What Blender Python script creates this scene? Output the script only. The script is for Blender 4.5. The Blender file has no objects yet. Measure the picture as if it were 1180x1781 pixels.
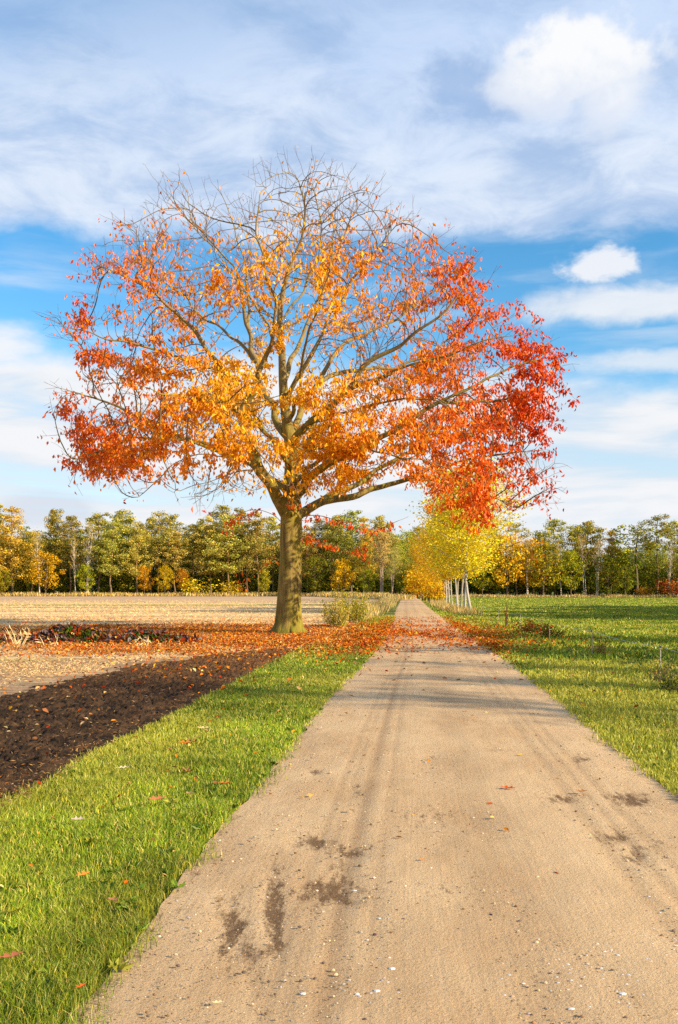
import bpy, math, random
import numpy as np
from mathutils import Vector, kdtree

# ------------------------------------------------------------------ camera, sky, sun, exposure
scene = bpy.context.scene
COL = scene.collection
F = 1731.4            # focal length in photo pixels (35 mm lens, 36 mm tall frame, 1781 px)
HZ = 1025.0           # photo row of the horizon
EYE = 1.6             # eye height in metres

cam_data = bpy.data.cameras.new("camera")
cam = bpy.data.objects.new("camera", cam_data)
COL.objects.link(cam)
cam.location = (0, 0, EYE)
cam.rotation_euler = (math.radians(90), 0, 0)
cam_data.sensor_fit = 'VERTICAL'
cam_data.sensor_height = 36
cam_data.lens = 35
cam_data.shift_y = (HZ - 890.5) / 1781.0
cam_data.clip_end = 12000
scene.camera = cam

scene.view_settings.view_transform = 'Standard'
scene.view_settings.look = 'None'
scene.view_settings.gamma = 1
scene.view_settings.exposure = 0.86
scene.cycles.max_bounces = 6
scene.cycles.diffuse_bounces = 3
scene.cycles.transparent_max_bounces = 4
scene.cycles.use_denoising = False

SUN_AZ, SUN_EL = math.radians(118), math.radians(24)     # azimuth clockwise from the view direction
S = Vector((math.sin(SUN_AZ) * math.cos(SUN_EL), math.cos(SUN_AZ) * math.cos(SUN_EL), math.sin(SUN_EL)))
sun_data = bpy.data.lights.new("sun", 'SUN')
sun_data.energy = 5.0
sun_data.angle = math.radians(0.53)
sun_data.color = (1.0, 0.80, 0.53)
sun = bpy.data.objects.new("sun", sun_data)
sun.rotation_euler = S.to_track_quat('Z', 'Y').to_euler()
sun.location = (40, -20, 40)
COL.objects.link(sun)


class NT:
    """small helper that writes shader node graphs"""
    def __init__(self, tree):
        self.t = tree
        self.n = tree.nodes
        self.l = tree.links

    def new(self, kind, **kw):
        nd = self.n.new(kind)
        for k, v in kw.items():
            setattr(nd, k, v)
        return nd

    def put(self, sock, val):
        if hasattr(val, 'is_output'):
            self.l.new(val, sock)
        else:
            if sock.type == 'RGBA' and len(val) == 3:
                val = (*val, 1)
            sock.default_value = val

    def m(self, op, a, b=0.0, c=0.0, clamp=False):
        nd = self.new('ShaderNodeMath', operation=op, use_clamp=clamp)
        for i, v in enumerate((a, b, c)):
            self.put(nd.inputs[i], v)
        return nd.outputs[0]

    def step(self, v, lo, hi, a=0.0, b=1.0):
        nd = self.new('ShaderNodeMapRange', interpolation_type='SMOOTHSTEP')
        self.put(nd.inputs[0], v)
        for i, x in zip((1, 2, 3, 4), (lo, hi, a, b)):
            self.put(nd.inputs[i], x)
        return nd.outputs[0]

    def lin(self, v, lo, hi, a=0.0, b=1.0):
        nd = self.new('ShaderNodeMapRange')
        self.put(nd.inputs[0], v)
        for i, x in zip((1, 2, 3, 4), (lo, hi, a, b)):
            self.put(nd.inputs[i], x)
        return nd.outputs[0]

    def mix(self, f, a, b, mode='MIX'):
        nd = self.new('ShaderNodeMix', data_type='RGBA', blend_type=mode)
        self.put(nd.inputs[0], f)
        self.put(nd.inputs[6], a)
        self.put(nd.inputs[7], b)
        return nd.outputs[2]

    def xyz(self, x, y, z):
        nd = self.new('ShaderNodeCombineXYZ')
        for i, v in enumerate((x, y, z)):
            self.put(nd.inputs[i], v)
        return nd.outputs[0]

    def sep(self, v):
        nd = self.new('ShaderNodeSeparateXYZ')
        self.put(nd.inputs[0], v)
        return nd.outputs

    def noise(self, vec, scale, detail=4.0, rough=0.55, dist=0.0):
        nd = self.new('ShaderNodeTexNoise')
        self.put(nd.inputs['Vector'], vec)
        nd.inputs['Scale'].default_value = scale
        nd.inputs['Detail'].default_value = detail
        nd.inputs['Roughness'].default_value = rough
        nd.inputs['Distortion'].default_value = dist
        return nd.outputs[0]

    def scaled(self, vec, s):
        nd = self.new('ShaderNodeMapping')
        self.put(nd.inputs[0], vec)
        nd.inputs['Scale'].default_value = s
        return nd.outputs[0]


def build_world():
    w = bpy.data.worlds.new("World")
    scene.world = w
    w.use_nodes = True
    t = NT(w.node_tree)
    t.n.clear()
    out = t.new('ShaderNodeOutputWorld')
    bg = t.new('ShaderNodeBackground')
    STR = 0.1
    bg.inputs['Strength'].default_value = STR
    sky = t.new('ShaderNodeTexSky', sky_type='NISHITA')
    sky.sun_disc = False
    sky.sun_elevation = SUN_EL
    sky.sun_rotation = SUN_AZ
    sky.air_density = 1.0
    sky.dust_density = 0.3
    sky.ozone_density = 2.5
    hs = t.new('ShaderNodeHueSaturation')
    hs.inputs['Hue'].default_value = 0.492
    hs.inputs['Saturation'].default_value = 1.32
    hs.inputs['Value'].default_value = 1.12
    t.l.new(sky.outputs[0], hs.inputs['Color'])
    blue = hs.outputs[0]
    d = t.new('ShaderNodeTexCoord').outputs['Generated']
    x, y, z = t.sep(d)
    az = t.m('ARCTAN2', x, y)
    el = t.m('ARCSINE', z)
    p = t.xyz(t.m('MULTIPLY', az, 1.0), t.m('MULTIPLY', el, 2.6), 0.0)
    n_big = t.noise(p, 3.2, 5, 0.5, 0.3)
    n_mid = t.noise(t.xyz(t.m('ADD', az, 3.7), t.m('MULTIPLY', el, 2.2), 1.3), 7.0, 7, 0.58, 0.25)
    n_fine = t.noise(t.xyz(az, t.m('MULTIPLY', el, 1.5), 5.1), 16.0, 8, 0.6, 0.2)
    n_streak = t.noise(t.xyz(az, t.m('MULTIPLY', el, 5.5), 9.4), 5.0, 8, 0.55, 0.4)
    warp = t.m('ADD', t.m('MULTIPLY', t.m('SUBTRACT', n_mid, 0.5), 0.075), t.m('MULTIPLY', t.m('SUBTRACT', n_fine, 0.5), 0.03))
    ew = t.m('ADD', el, warp)
    # high sheet of cloud above about 19 degrees
    top = t.step(ew, 0.322, 0.352)
    wisp = t.noise(t.xyz(az, t.m('MULTIPLY', el, 2.4), 21.0), 9.0, 10, 0.66, 0.5)
    thin = t.step(t.m('ADD', t.m('MULTIPLY', n_big, 0.4), t.m('ADD', t.m('MULTIPLY', n_mid, 0.25), t.m('MULTIPLY', wisp, 0.35))), 0.36, 0.55, 0.76, 0.98)
    hi_fade = t.step(t.m('ADD', el, t.m('MULTIPLY', az, -0.22)), 0.46, 0.64, 1.0, 0.45)
    top = t.m('MULTIPLY', t.m('MULTIPLY', top, thin), hi_fade)
    # low bank: higher on the left of the view
    edge = t.m('ADD', t.lin(az, -0.35, 0.4, 0.225, 0.188), t.m('MULTIPLY', t.m('SUBTRACT', n_big, 0.5), 0.06))
    low = t.step(t.m('SUBTRACT', ew, edge), 0.025, -0.02)
    lowd = t.step(n_streak, 0.30, 0.52, 0.60, 1.0)
    low = t.m('MULTIPLY', low, lowd)
    # streaks in the blue gap on the right
    def gauss(ca, ce, ra, re, nz=None, amt=0.0):
        da = t.m('DIVIDE', t.m('SUBTRACT', az, ca), ra)
        de = t.m('DIVIDE', t.m('SUBTRACT', el, ce), re)
        r = t.m('SQRT', t.m('ADD', t.m('MULTIPLY', da, da), t.m('MULTIPLY', de, de)))
        if nz is not None:
            r = t.m('ADD', r, t.m('MULTIPLY', t.m('SUBTRACT', nz, 0.5), amt))
        return r
    s1 = t.step(gauss(0.29, 0.270, 0.155, 0.022, n_fine, 1.6), 1.15, 0.35, 0, 0.9)
    s2 = t.step(gauss(0.34, 0.216, 0.13, 0.015, n_fine, 1.5), 1.15, 0.35, 0, 0.75)
    s3 = t.step(gauss(0.266, 0.307, 0.044, 0.022, n_fine, 3.4), 1.10, 0.25, 0, 0.92)
    s4 = t.step(gauss(-0.36, 0.225, 0.10, 0.030, n_mid, 1.8), 1.05, 0.35, 0, 0.95)
    veil = t.step(n_streak, 0.47, 0.75, 0.0, 0.45)
    cov = top
    for s_ in (low, s1, s2, s3, s4, veil):
        cov = t.m('MAXIMUM', cov, s_)
    # colours of the clouds (radiance, before the background strength)
    k = 0.92 / STR
    shade = t.step(t.m('ADD', t.m('MULTIPLY', n_big, 0.35), t.m('ADD', t.m('MULTIPLY', n_mid, 0.25), t.m('MULTIPLY', wisp, 0.4))), 0.40, 0.60)
    ccol = t.mix(shade, (0.30 * k, 0.38 * k, 0.52 * k), (0.475 * k, 0.525 * k, 0.60 * k))
    ccol = t.mix(t.step(t.m('ADD', el, t.m('MULTIPLY', t.m('SUBTRACT', n_mid, 0.5), 0.25)), 0.38, 0.54, 0, 0.75), ccol, (0.345 * k, 0.435 * k, 0.59 * k))
    low_c = t.mix(t.step(n_streak, 0.36, 0.60), (0.43 * k, 0.48 * k, 0.54 * k), (0.545 * k, 0.555 * k, 0.57 * k))
    ccol = t.mix(t.step(el, 0.34, 0.25), ccol, low_c)
    ccol = t.mix(t.m('MAXIMUM', s3, s4), ccol, (0.55 * k, 0.56 * k, 0.585 * k))
    # grey-blue rags beside the cumulus
    rag = t.step(gauss(0.130, 0.458, 0.075, 0.036, n_fine, 2.8), 1.05, 0.25, 0, 0.95)
    rag2 = t.step(gauss(-0.02, 0.505, 0.060, 0.018, n_fine, 2.8), 0.9, 0.2, 0, 0.45)
    rag3 = t.step(gauss(-0.285, 0.072, 0.055, 0.022, n_mid, 2.2), 1.0, 0.35, 0, 0.55)
    ccol = t.mix(t.m('MAXIMUM', rag, rag2), ccol, (0.24 * k, 0.33 * k, 0.49 * k))
    ccol = t.mix(rag3, ccol, (0.36 * k, 0.41 * k, 0.49 * k))
    col = t.mix(cov, blue, ccol)
    # the bright cumulus on the upper right
    lump = t.noise(t.xyz(az, el, 2.7), 24.0, 6, 0.55)
    lumps = t.m('ADD', t.m('MULTIPLY', lump, 0.6), t.m('MULTIPLY', n_fine, 0.4))
    cu = t.step(gauss(0.238, 0.479, 0.075, 0.036, lumps, 2.4), 1.10, 0.62)
    cu_b = t.step(gauss(0.202, 0.460, 0.068, 0.030, lumps, 2.6), 1.10, 0.45, 0, 0.95)
    cu_c = t.step(gauss(0.268, 0.444, 0.044, 0.036, lumps, 2.4), 1.15, 0.25, 0, 0.9)
    cu = t.m('MAXIMUM', cu, t.m('MAXIMUM', cu_b, cu_c))
    cu_col = t.mix(t.step(t.m('ADD', t.m('ADD', el, t.m('MULTIPLY', az, 0.12)), t.m('MULTIPLY', t.m('SUBTRACT', lumps, 0.5), 0.22)), 0.445, 0.515), (0.45 * k, 0.49 * k, 0.565 * k), (0.585 * k, 0.59 * k, 0.595 * k))
    col = t.mix(t.m('MULTIPLY', cu, 0.96), col, cu_col)
    t.l.new(col, bg.inputs['Color'])
    t.l.new(bg.outputs[0], out.inputs[0])


build_world()

# ------------------------------------------------------------------ helpers
rng = np.random.default_rng(11)
random.seed(5)


def gnd(py):
    return EYE * F / (py - HZ)


def at(px, py, Y):
    return np.array(((px - 590.0) / F * Y, Y, EYE + (HZ - py) / F * Y))


def px_of(P):
    P = np.asarray(P)
    return 590 + P[..., 0] / P[..., 1] * F, HZ - (P[..., 2] - EYE) / P[..., 1] * F


def hash2(ix, iy, seed):
    h = (ix.astype(np.int64) * 374761393 + iy.astype(np.int64) * 668265263 + seed * 1442695041) & 0xffffffff
    h = ((h ^ (h >> 13)) * 1274126177) & 0xffffffff
    return ((h ^ (h >> 16)) & 0xffff) / 65535.0


def vnoise(x, y, seed=0):
    x0, y0 = np.floor(x), np.floor(y)
    fx, fy = x - x0, y - y0
    fx, fy = fx * fx * (3 - 2 * fx), fy * fy * (3 - 2 * fy)
    a, b = hash2(x0, y0, seed), hash2(x0 + 1, y0, seed)
    c, d = hash2(x0, y0 + 1, seed), hash2(x0 + 1, y0 + 1, seed)
    return a + (b - a) * fx + (c - a) * fy + (a - b - c + d) * fx * fy


def fbm(x, y, octaves=4, seed=0, gain=0.5):
    s, amp, tot = 0.0, 1.0, 0.0
    for o in range(octaves):
        s = s + amp * vnoise(x * 2 ** o, y * 2 ** o, seed + o * 17)
        tot += amp
        amp *= gain
    return s / tot


class MB:
    """gathers vertices, triangles and quads (with a colour per vertex) for ONE mesh"""
    def __init__(self):
        self.V, self.C, self.T, self.Q, self.n = [], [], [], [], 0

    def add(self, v, tris=None, quads=None, col=(1, 1, 1)):
        v = np.asarray(v, dtype=np.float32).reshape(-1, 3)
        c = np.asarray(col, dtype=np.float32)
        if c.ndim == 1:
            c = np.tile(c[:3], (len(v), 1))
        self.V.append(v)
        self.C.append(c[:, :3])
        if tris is not None and len(tris):
            self.T.append(np.asarray(tris, dtype=np.int64).reshape(-1, 3) + self.n)
        if quads is not None and len(quads):
            self.Q.append(np.asarray(quads, dtype=np.int64).reshape(-1, 4) + self.n)
        self.n += len(v)

    def merge(self, other, scale=(1, 1, 1), rot=0.0, loc=(0, 0, 0), tint=(1, 1, 1)):
        v = np.concatenate(other.V) * np.asarray(scale, dtype=np.float32)
        c, s = math.cos(rot), math.sin(rot)
        w = np.stack((v[:, 0] * c - v[:, 1] * s + loc[0], v[:, 0] * s + v[:, 1] * c + loc[1], v[:, 2] + loc[2]), 1)
        cc = np.concatenate(other.C) * np.asarray(tint, dtype=np.float32)
        self.add(w, np.concatenate(other.T) if other.T else None, np.concatenate(other.Q) if other.Q else None, cc)

    def mesh(self, name, smooth=False):
        me = bpy.data.meshes.new(name)
        V = np.concatenate(self.V)
        C = np.concatenate(self.C)
        T = np.concatenate(self.T) if self.T else np.zeros((0, 3), np.int64)
        Q = np.concatenate(self.Q) if self.Q else np.zeros((0, 4), np.int64)
        me.vertices.add(len(V))
        me.vertices.foreach_set('co', V.ravel())
        me.loops.add(len(T) * 3 + len(Q) * 4)
        me.loops.foreach_set('vertex_index', np.concatenate((T.ravel(), Q.ravel())).astype(np.int32))
        me.polygons.add(len(T) + len(Q))
        ls = np.concatenate((np.arange(len(T)) * 3, len(T) * 3 + np.arange(len(Q)) * 4)).astype(np.int32)
        me.polygons.foreach_set('loop_start', ls)
        me.polygons.foreach_set('use_smooth', np.full(len(T) + len(Q), smooth))
        me.update(calc_edges=True)
        at_ = me.color_attributes.new('Col', 'FLOAT_COLOR', 'POINT')
        at_.data.foreach_set('color', np.concatenate((C, np.ones((len(C), 1), np.float32)), 1).astype(np.float32).ravel())
        return me

    def build(self, name, material, parent=None, smooth=False):
        me = self.mesh(name, smooth)
        me.materials.append(material)
        o = bpy.data.objects.new(name, me)
        COL.objects.link(o)
        o.parent = parent
        return o


def tag(o, label=None, cat=None, group=None, kind=None):
    for k, v in (('label', label), ('category', cat), ('group', group), ('kind', kind)):
        if v:
            o[k] = v
    return o


def empty(name, loc):
    o = bpy.data.objects.new(name, None)
    o.empty_display_size = 0.3
    o.location = loc
    COL.objects.link(o)
    return o


def unit(v):
    v = np.asarray(v, dtype=float)
    return v / (np.linalg.norm(v, axis=-1, keepdims=True) + 1e-9)


def tube(mb, P, R, sides=6, col=(1, 1, 1), lump=0.0, seed=0, cap=True):
    P = np.asarray(P, dtype=float)
    R = np.asarray(R, dtype=float)
    n = len(P)
    T = np.empty_like(P)
    T[1:-1] = P[2:] - P[:-2]
    T[0] = P[1] - P[0]
    T[-1] = P[-1] - P[-2]
    T = unit(T)
    ref = np.array((0.0, 1.0, 0.0)) if abs(T[0][1]) < 0.8 else np.array((1.0, 0.0, 0.0))
    U = unit(np.cross(T, ref))
    W = np.cross(T, U)
    a = np.linspace(0, 2 * math.pi, sides, endpoint=False)
    rr = R[:, None] * np.ones(sides)
    if lump:
        k = np.arange(n)[:, None]
        rr = rr * (1 + lump * (vnoise(k * 0.35 + 0 * a, (a / (2 * math.pi) * 7)[None, :] + 0 * k, seed) - 0.5))
    ring = P[:, None, :] + rr[..., None] * (np.cos(a)[None, :, None] * U[:, None, :] + np.sin(a)[None, :, None] * W[:, None, :])
    i, j = np.meshgrid(np.arange(n - 1), np.arange(sides), indexing='ij')
    j2 = (j + 1) % sides
    q = np.stack((i * sides + j, i * sides + j2, (i + 1) * sides + j2, (i + 1) * sides + j), -1).reshape(-1, 4)
    mb.add(ring.reshape(-1, 3), None, q, col)


def leaf_cards(mb, P, D, size, aspect, col, fold=0.25, r=rng):
    """one folded four-point leaf per point: P base, D direction, size length"""
    n = len(P)
    P = np.asarray(P, dtype=float)
    D = unit(D)
    rv = unit(r.normal(size=(n, 3)))
    U = unit(np.cross(D, rv))
    N = np.cross(D, U)
    size = np.broadcast_to(np.asarray(size, dtype=float), (n,))[:, None]
    h = size * aspect * 0.5
    mid = P + D * size * 0.48
    L = mid + U * h + N * h * fold * 2
    Rr = mid - U * h + N * h * fold * 2
    V = np.stack((P, L, P + D * size, Rr), 1)
    idx = np.arange(n)[:, None] * 4
    T = np.concatenate((idx + np.array((0, 1, 2)), idx + np.array((0, 2, 3))), 0)
    c = np.repeat(np.asarray(col), 4, axis=0) if np.ndim(col) == 2 else col
    mb.add(V.reshape(-1, 3), T, None, c)


def skin_cards(mb, P, N, size, aspect, col, jitter=0.5, r=rng):
    """leaf clumps lying along the skin of a bough: their faces look outward"""
    n = len(P)
    N = unit(unit(N) + r.normal(size=(n, 3)) * jitter)
    U = unit(np.cross(N, r.normal(size=(n, 3))))
    W = np.cross(N, U)
    a = np.broadcast_to(np.asarray(size, dtype=float), (n,))[:, None] * 0.5
    b = a * aspect
    k = r.uniform(0.5, 1.2, (n, 4, 1))
    V = np.stack((P - U * a * k[:, 0], P + W * b * k[:, 1], P + U * a * k[:, 2], P - W * b * k[:, 3]), 1)
    idx = np.arange(n)[:, None] * 4
    mb.add(V.reshape(-1, 3), None, idx + np.arange(4), np.repeat(np.asarray(col), 4, axis=0))


def smooth_path(pts, step):
    P = np.asarray(pts, dtype=float)
    if len(P) < 3:
        P = np.array((P[0], (P[0] + P[-1]) / 2, P[-1]))
    out = []
    Q = np.vstack((2 * P[0] - P[1], P, 2 * P[-1] - P[-2]))
    for i in range(1, len(Q) - 2):
        p0, p1, p2, p3 = Q[i - 1:i + 3]
        k = max(1, int(round(np.linalg.norm(p2 - p1) / step)))
        for s in np.arange(k) / k:
            out.append(0.5 * (2 * p1 + (p2 - p0) * s + (2 * p0 - 5 * p1 + 4 * p2 - p3) * s * s + (3 * p1 - p0 - 3 * p2 + p3) * s ** 3))
    out.append(P[-1])
    return np.array(out)


def in_poly(x, y, poly):
    inside = np.zeros(np.shape(x), bool)
    n = len(poly)
    for i in range(n):
        x1, y1 = poly[i]
        x2, y2 = poly[(i + 1) % n]
        cond = (y1 > y) != (y2 > y)
        xi = (x2 - x1) * (y - y1) / ((y2 - y1) if y2 != y1 else 1e-9) + x1
        inside ^= cond & (x < xi)
    return inside


def palette(n, cols, weights, jitter=0.18, r=rng):
    cols = np.asarray(cols, dtype=float)
    k = r.choice(len(cols), size=n, p=np.asarray(weights, dtype=float) / np.sum(weights))
    return np.clip(cols[k] * (1 + r.normal(size=(n, 1)) * jitter) * (1 + r.normal(size=(n, 3)) * 0.05), 0.001, 0.95)


# ------------------------------------------------------------------ materials
def new_mat(name):
    m = bpy.data.materials.new(name)
    m.use_nodes = True
    t = NT(m.node_tree)
    t.n.clear()
    out = t.new('ShaderNodeOutputMaterial')
    return m, t, out


def foliage_mat(name, trans=0.35, vary=0.0, gloss=0.0):
    m, t, out = new_mat(name)
    c = t.new('ShaderNodeAttribute', attribute_name='Col').outputs['Color']
    if vary:
        rnd = t.new('ShaderNodeObjectInfo').outputs['Random']
        hs = t.new('ShaderNodeHueSaturation')
        t.put(hs.inputs['Hue'], t.lin(rnd, 0, 1, 0.5 - vary * 0.12, 0.5 + vary * 0.12))
        t.put(hs.inputs['Value'], t.lin(t.m('FRACT', t.m('MULTIPLY', rnd, 7.31)), 0, 1, 1 - vary, 1 + vary))
        t.put(hs.inputs['Color'], c)
        c = hs.outputs[0]
    d = t.new('ShaderNodeBsdfDiffuse')
    tr = t.new('ShaderNodeBsdfTranslucent')
    t.put(d.inputs[0], c)
    t.put(tr.inputs[0], c)
    mx = t.new('ShaderNodeMixShader')
    mx.inputs[0].default_value = trans
    t.l.new(d.outputs[0], mx.inputs[1])
    t.l.new(tr.outputs[0], mx.inputs[2])
    sh = mx.outputs[0]
    if gloss:
        g = t.new('ShaderNodeBsdfGlossy')
        g.inputs['Roughness'].default_value = 0.45
        m2 = t.new('ShaderNodeMixShader')
        m2.inputs[0].default_value = gloss
        t.l.new(sh, m2.inputs[1])
        t.l.new(g.outputs[0], m2.inputs[2])
        sh = m2.outputs[0]
    t.l.new(sh, out.inputs[0])
    return m


def rough_mat(name, color_fn, rough=0.9, bump=None, spec=0.2):
    m, t, out = new_mat(name)
    b = t.new('ShaderNodeBsdfPrincipled')
    b.inputs['Roughness'].default_value = rough
    b.inputs['Specular IOR Level'].default_value = spec
    pos = t.new('ShaderNodeNewGeometry').outputs['Position']
    col, h = color_fn(t, pos)
    t.put(b.inputs['Base Color'], col)
    if bump and h is not None:
        bp = t.new('ShaderNodeBump')
        bp.inputs['Strength'].default_value = bump[0]
        bp.inputs['Distance'].default_value = bump[1]
        t.put(bp.inputs['Height'], h)
        t.l.new(bp.outputs[0], b.inputs['Normal'])
    t.l.new(b.outputs[0], out.inputs[0])
    return m


def vcol_mat(name, rough=0.9, noise_scale=30, amt=0.35, bump=(0.5, 0.02)):
    def fn(t, pos):
        c = t.new('ShaderNodeAttribute', attribute_name='Col').outputs['Color']
        n = t.noise(pos, noise_scale, 5, 0.6)
        return t.mix(1.0, c, t.mix(n, (1 - amt,) * 3, (1 + amt,) * 3), 'MULTIPLY'), n
    return rough_mat(name, fn, rough, bump)


def meadow_fn(t, pos):
    n1 = t.noise(t.scaled(pos, (0.35, 0.6, 1)), 1.0, 6, 0.6)
    n2 = t.noise(pos, 6.0, 5, 0.65)
    n3 = t.noise(t.scaled(pos, (0.05, 0.12, 1)), 1.0, 3, 0.5)
    c = t.mix(t.step(n1, 0.35, 0.65), (0.07, 0.10, 0.010), (0.17, 0.19, 0.018))
    c = t.mix(t.step(n3, 0.5, 0.72, 0, 0.6), c, (0.20, 0.19, 0.035))
    c = t.mix(t.step(n2, 0.45, 0.75, 0, 0.7), c, (0.05, 0.07, 0.012))
    return c, t.m('ADD', n1, t.m('MULTIPLY', n2, 0.4))


def stubble_fn(t, pos):
    x, y, z = t.sep(pos)
    band = t.noise(t.scaled(pos, (0.030, 0.20, 1)), 1.0, 5, 0.6)
    n1 = t.noise(t.scaled(pos, (0.9, 2.4, 1)), 1.0, 6, 0.65)
    n2 = t.noise(t.scaled(pos, (9, 22, 1)), 1.0, 4, 0.7)
    straw = t.mix(n2, (0.62, 0.42, 0.18), (0.85, 0.64, 0.34))
    soil = t.mix(n2, (0.24, 0.14, 0.07), (0.52, 0.35, 0.20))
    f = t.m('ADD', t.m('MULTIPLY', band, 0.9), t.m('MULTIPLY', n1, 0.6))
    # bare, greyer soil along the strip next to the turned earth
    near = t.step(t.m('ADD', y, t.m('MULTIPLY', n1, 9.0)), 31.0, 25.0, 0.0, 0.16)
    f = t.m('SUBTRACT', f, near)
    clod = t.noise(t.scaled(pos, (2.2, 7.0, 1)), 1.0, 6, 0.7)
    soil = t.mix(t.step(clod, 0.45, 0.62, 0, 0.75), soil, (0.10, 0.06, 0.035))
    c = t.mix(t.step(f, 0.60, 0.82), soil, straw)
    # long green regrowth strips far out
    g = t.m('MULTIPLY', t.step(t.m('ABSOLUTE', t.m('SUBTRACT', t.m('ADD', y, t.m('MULTIPLY', n1, 6)), 104)), 9, 3), 0.75)
    g = t.m('MAXIMUM', g, t.m('MULTIPLY', t.step(t.noise(t.scaled(pos, (0.05, 0.3, 1)), 1.0, 3), 0.60, 0.70), 0.5))
    c = t.mix(g, c, (0.30, 0.29, 0.04))
    far = t.m('MULTIPLY', t.step(y, 118, 135), 0.6)
    c = t.mix(far, c, (0.40, 0.26, 0.17))
    return c, t.m('ADD', n1, t.m('MULTIPLY', n2, 0.5))


def soil_fn(t, pos):
    n1 = t.noise(pos, 3.0, 6, 0.65)
    n2 = t.noise(pos, 22.0, 5, 0.7)
    c = t.mix(t.step(n1, 0.35, 0.7), (0.018, 0.010, 0.0055), (0.082, 0.045, 0.022))
    yy = t.sep(pos)[1]
    big = t.noise(pos, 0.9, 4, 0.6)
    c = t.mix(t.m('MULTIPLY', t.step(t.m('ADD', yy, t.m('MULTIPLY', big, 14.0)), 20.0, 32.0), 0.75), c, (0.17, 0.080, 0.030))
    n3 = t.noise(pos, 70.0, 3, 0.7)
    c = t.mix(t.step(n2, 0.60, 0.74, 0, 0.5), c, (0.15, 0.085, 0.042))
    c = t.mix(t.step(n3, 0.64, 0.74, 0, 0.6), c, (0.24, 0.15, 0.08))
    return c, t.m('ADD', t.m('MULTIPLY', n1, 0.5), n2)


def road_fn(t, pos):
    x, y, z = t.sep(pos)
    uv = t.new('ShaderNodeAttribute', attribute_name='Col').outputs['Color']
    u, damp, rut = t.sep(uv)               # across the road 0..1, damp patches, wheel tracks
    u4 = t.m('MULTIPLY', u, 3.2)
    along = t.xyz(u4, t.m('MULTIPLY', y, 0.10), 0.0)
    streak = t.noise(along, 11.0, 6, 0.65)
    lines = t.noise(t.xyz(u4, t.m('MULTIPLY', y, 0.02), 3.0), 38.0, 3, 0.5)
    grain = t.noise(pos, 95.0, 4, 0.75)
    grain2 = t.noise(pos, 34.0, 5, 0.75)
    blot = t.noise(t.scaled(pos, (0.9, 0.55, 1)), 1.0, 6, 0.6)
    c = t.mix(t.step(blot, 0.3, 0.7), (0.47, 0.308, 0.160), (0.60, 0.427, 0.240))
    c = t.mix(t.step(streak, 0.40, 0.75, 0.0, 0.38), c, (0.63, 0.465, 0.28))
    c = t.mix(t.step(lines, 0.58, 0.74, 0, 0.20), c, (0.36, 0.24, 0.135))
    c = t.mix(t.m('MULTIPLY', rut, t.step(streak, 0.25, 0.6, 0.35, 0.8)), c, (0.27, 0.165, 0.085))
    ragged = t.noise(t.scaled(pos, (17, 4, 1)), 1.0, 6, 0.72)
    wet = t.step(t.m('ADD', t.m('MULTIPLY', damp, 1.15), t.m('ADD', t.m('MULTIPLY', t.m('SUBTRACT', ragged, 0.5), 3.2), t.m('MULTIPLY', t.m('SUBTRACT', grain2, 0.5), 1.4))), 0.40, 1.15, 0, 0.92)
    c = t.mix(wet, c, t.mix(grain, (0.05, 0.026, 0.011), (0.20, 0.112, 0.05)))
    # coarse sand and grit
    c = t.mix(t.step(grain, 0.44, 0.33, 0, 0.85), c, (0.15, 0.095, 0.05))
    c = t.mix(t.step(grain, 0.60, 0.70, 0, 0.75), c, (0.72, 0.57, 0.38))
    c = t.mix(t.step(grain2, 0.60, 0.70, 0, 0.6), c, (0.20, 0.125, 0.065))
    c = t.mix(t.step(grain2, 0.36, 0.27, 0, 0.40), c, (0.62, 0.50, 0.35))
    h = t.m('ADD', t.m('MULTIPLY', grain, 0.5), t.m('ADD', t.m('MULTIPLY', grain2, 0.9), t.m('MULTIPLY', lines, 0.25)))
    return c, h


def bark_fn(t, pos):
    o = t.new('ShaderNodeTexCoord').outputs['Object']
    x, y, z = t.sep(o)
    st = t.noise(t.scaled(o, (7, 7, 0.9)), 1.0, 7, 0.65)
    fine = t.noise(t.scaled(o, (38, 38, 9)), 1.0, 4, 0.7)
    pat = t.noise(t.scaled(o, (2.2, 2.2, 0.8)), 1.0, 4, 0.6)
    c = t.mix(t.step(st, 0.3, 0.7), (0.085, 0.062, 0.015), (0.32, 0.24, 0.075))
    c = t.mix(t.step(pat, 0.42, 0.62, 0, 0.75), c, (0.25, 0.205, 0.024))
    c = t.mix(t.step(fine, 0.55, 0.75, 0, 0.6), c, (0.05, 0.035, 0.018))
    up = t.step(z, 7.0, 11.0)
    c = t.mix(t.m('MULTIPLY', up, 0.75), c, (0.25, 0.19, 0.095))
    moss = t.m('MULTIPLY', t.step(t.m('ADD', z, t.m('MULTIPLY', st, 1.8)), 1.5, 0.7), 0.8)
    c = t.mix(moss, c, t.mix(fine, (0.035, 0.050, 0.006), (0.20, 0.22, 0.012)))
    return c, t.m('ADD', st, t.m('MULTIPLY', fine, 0.5))


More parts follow.
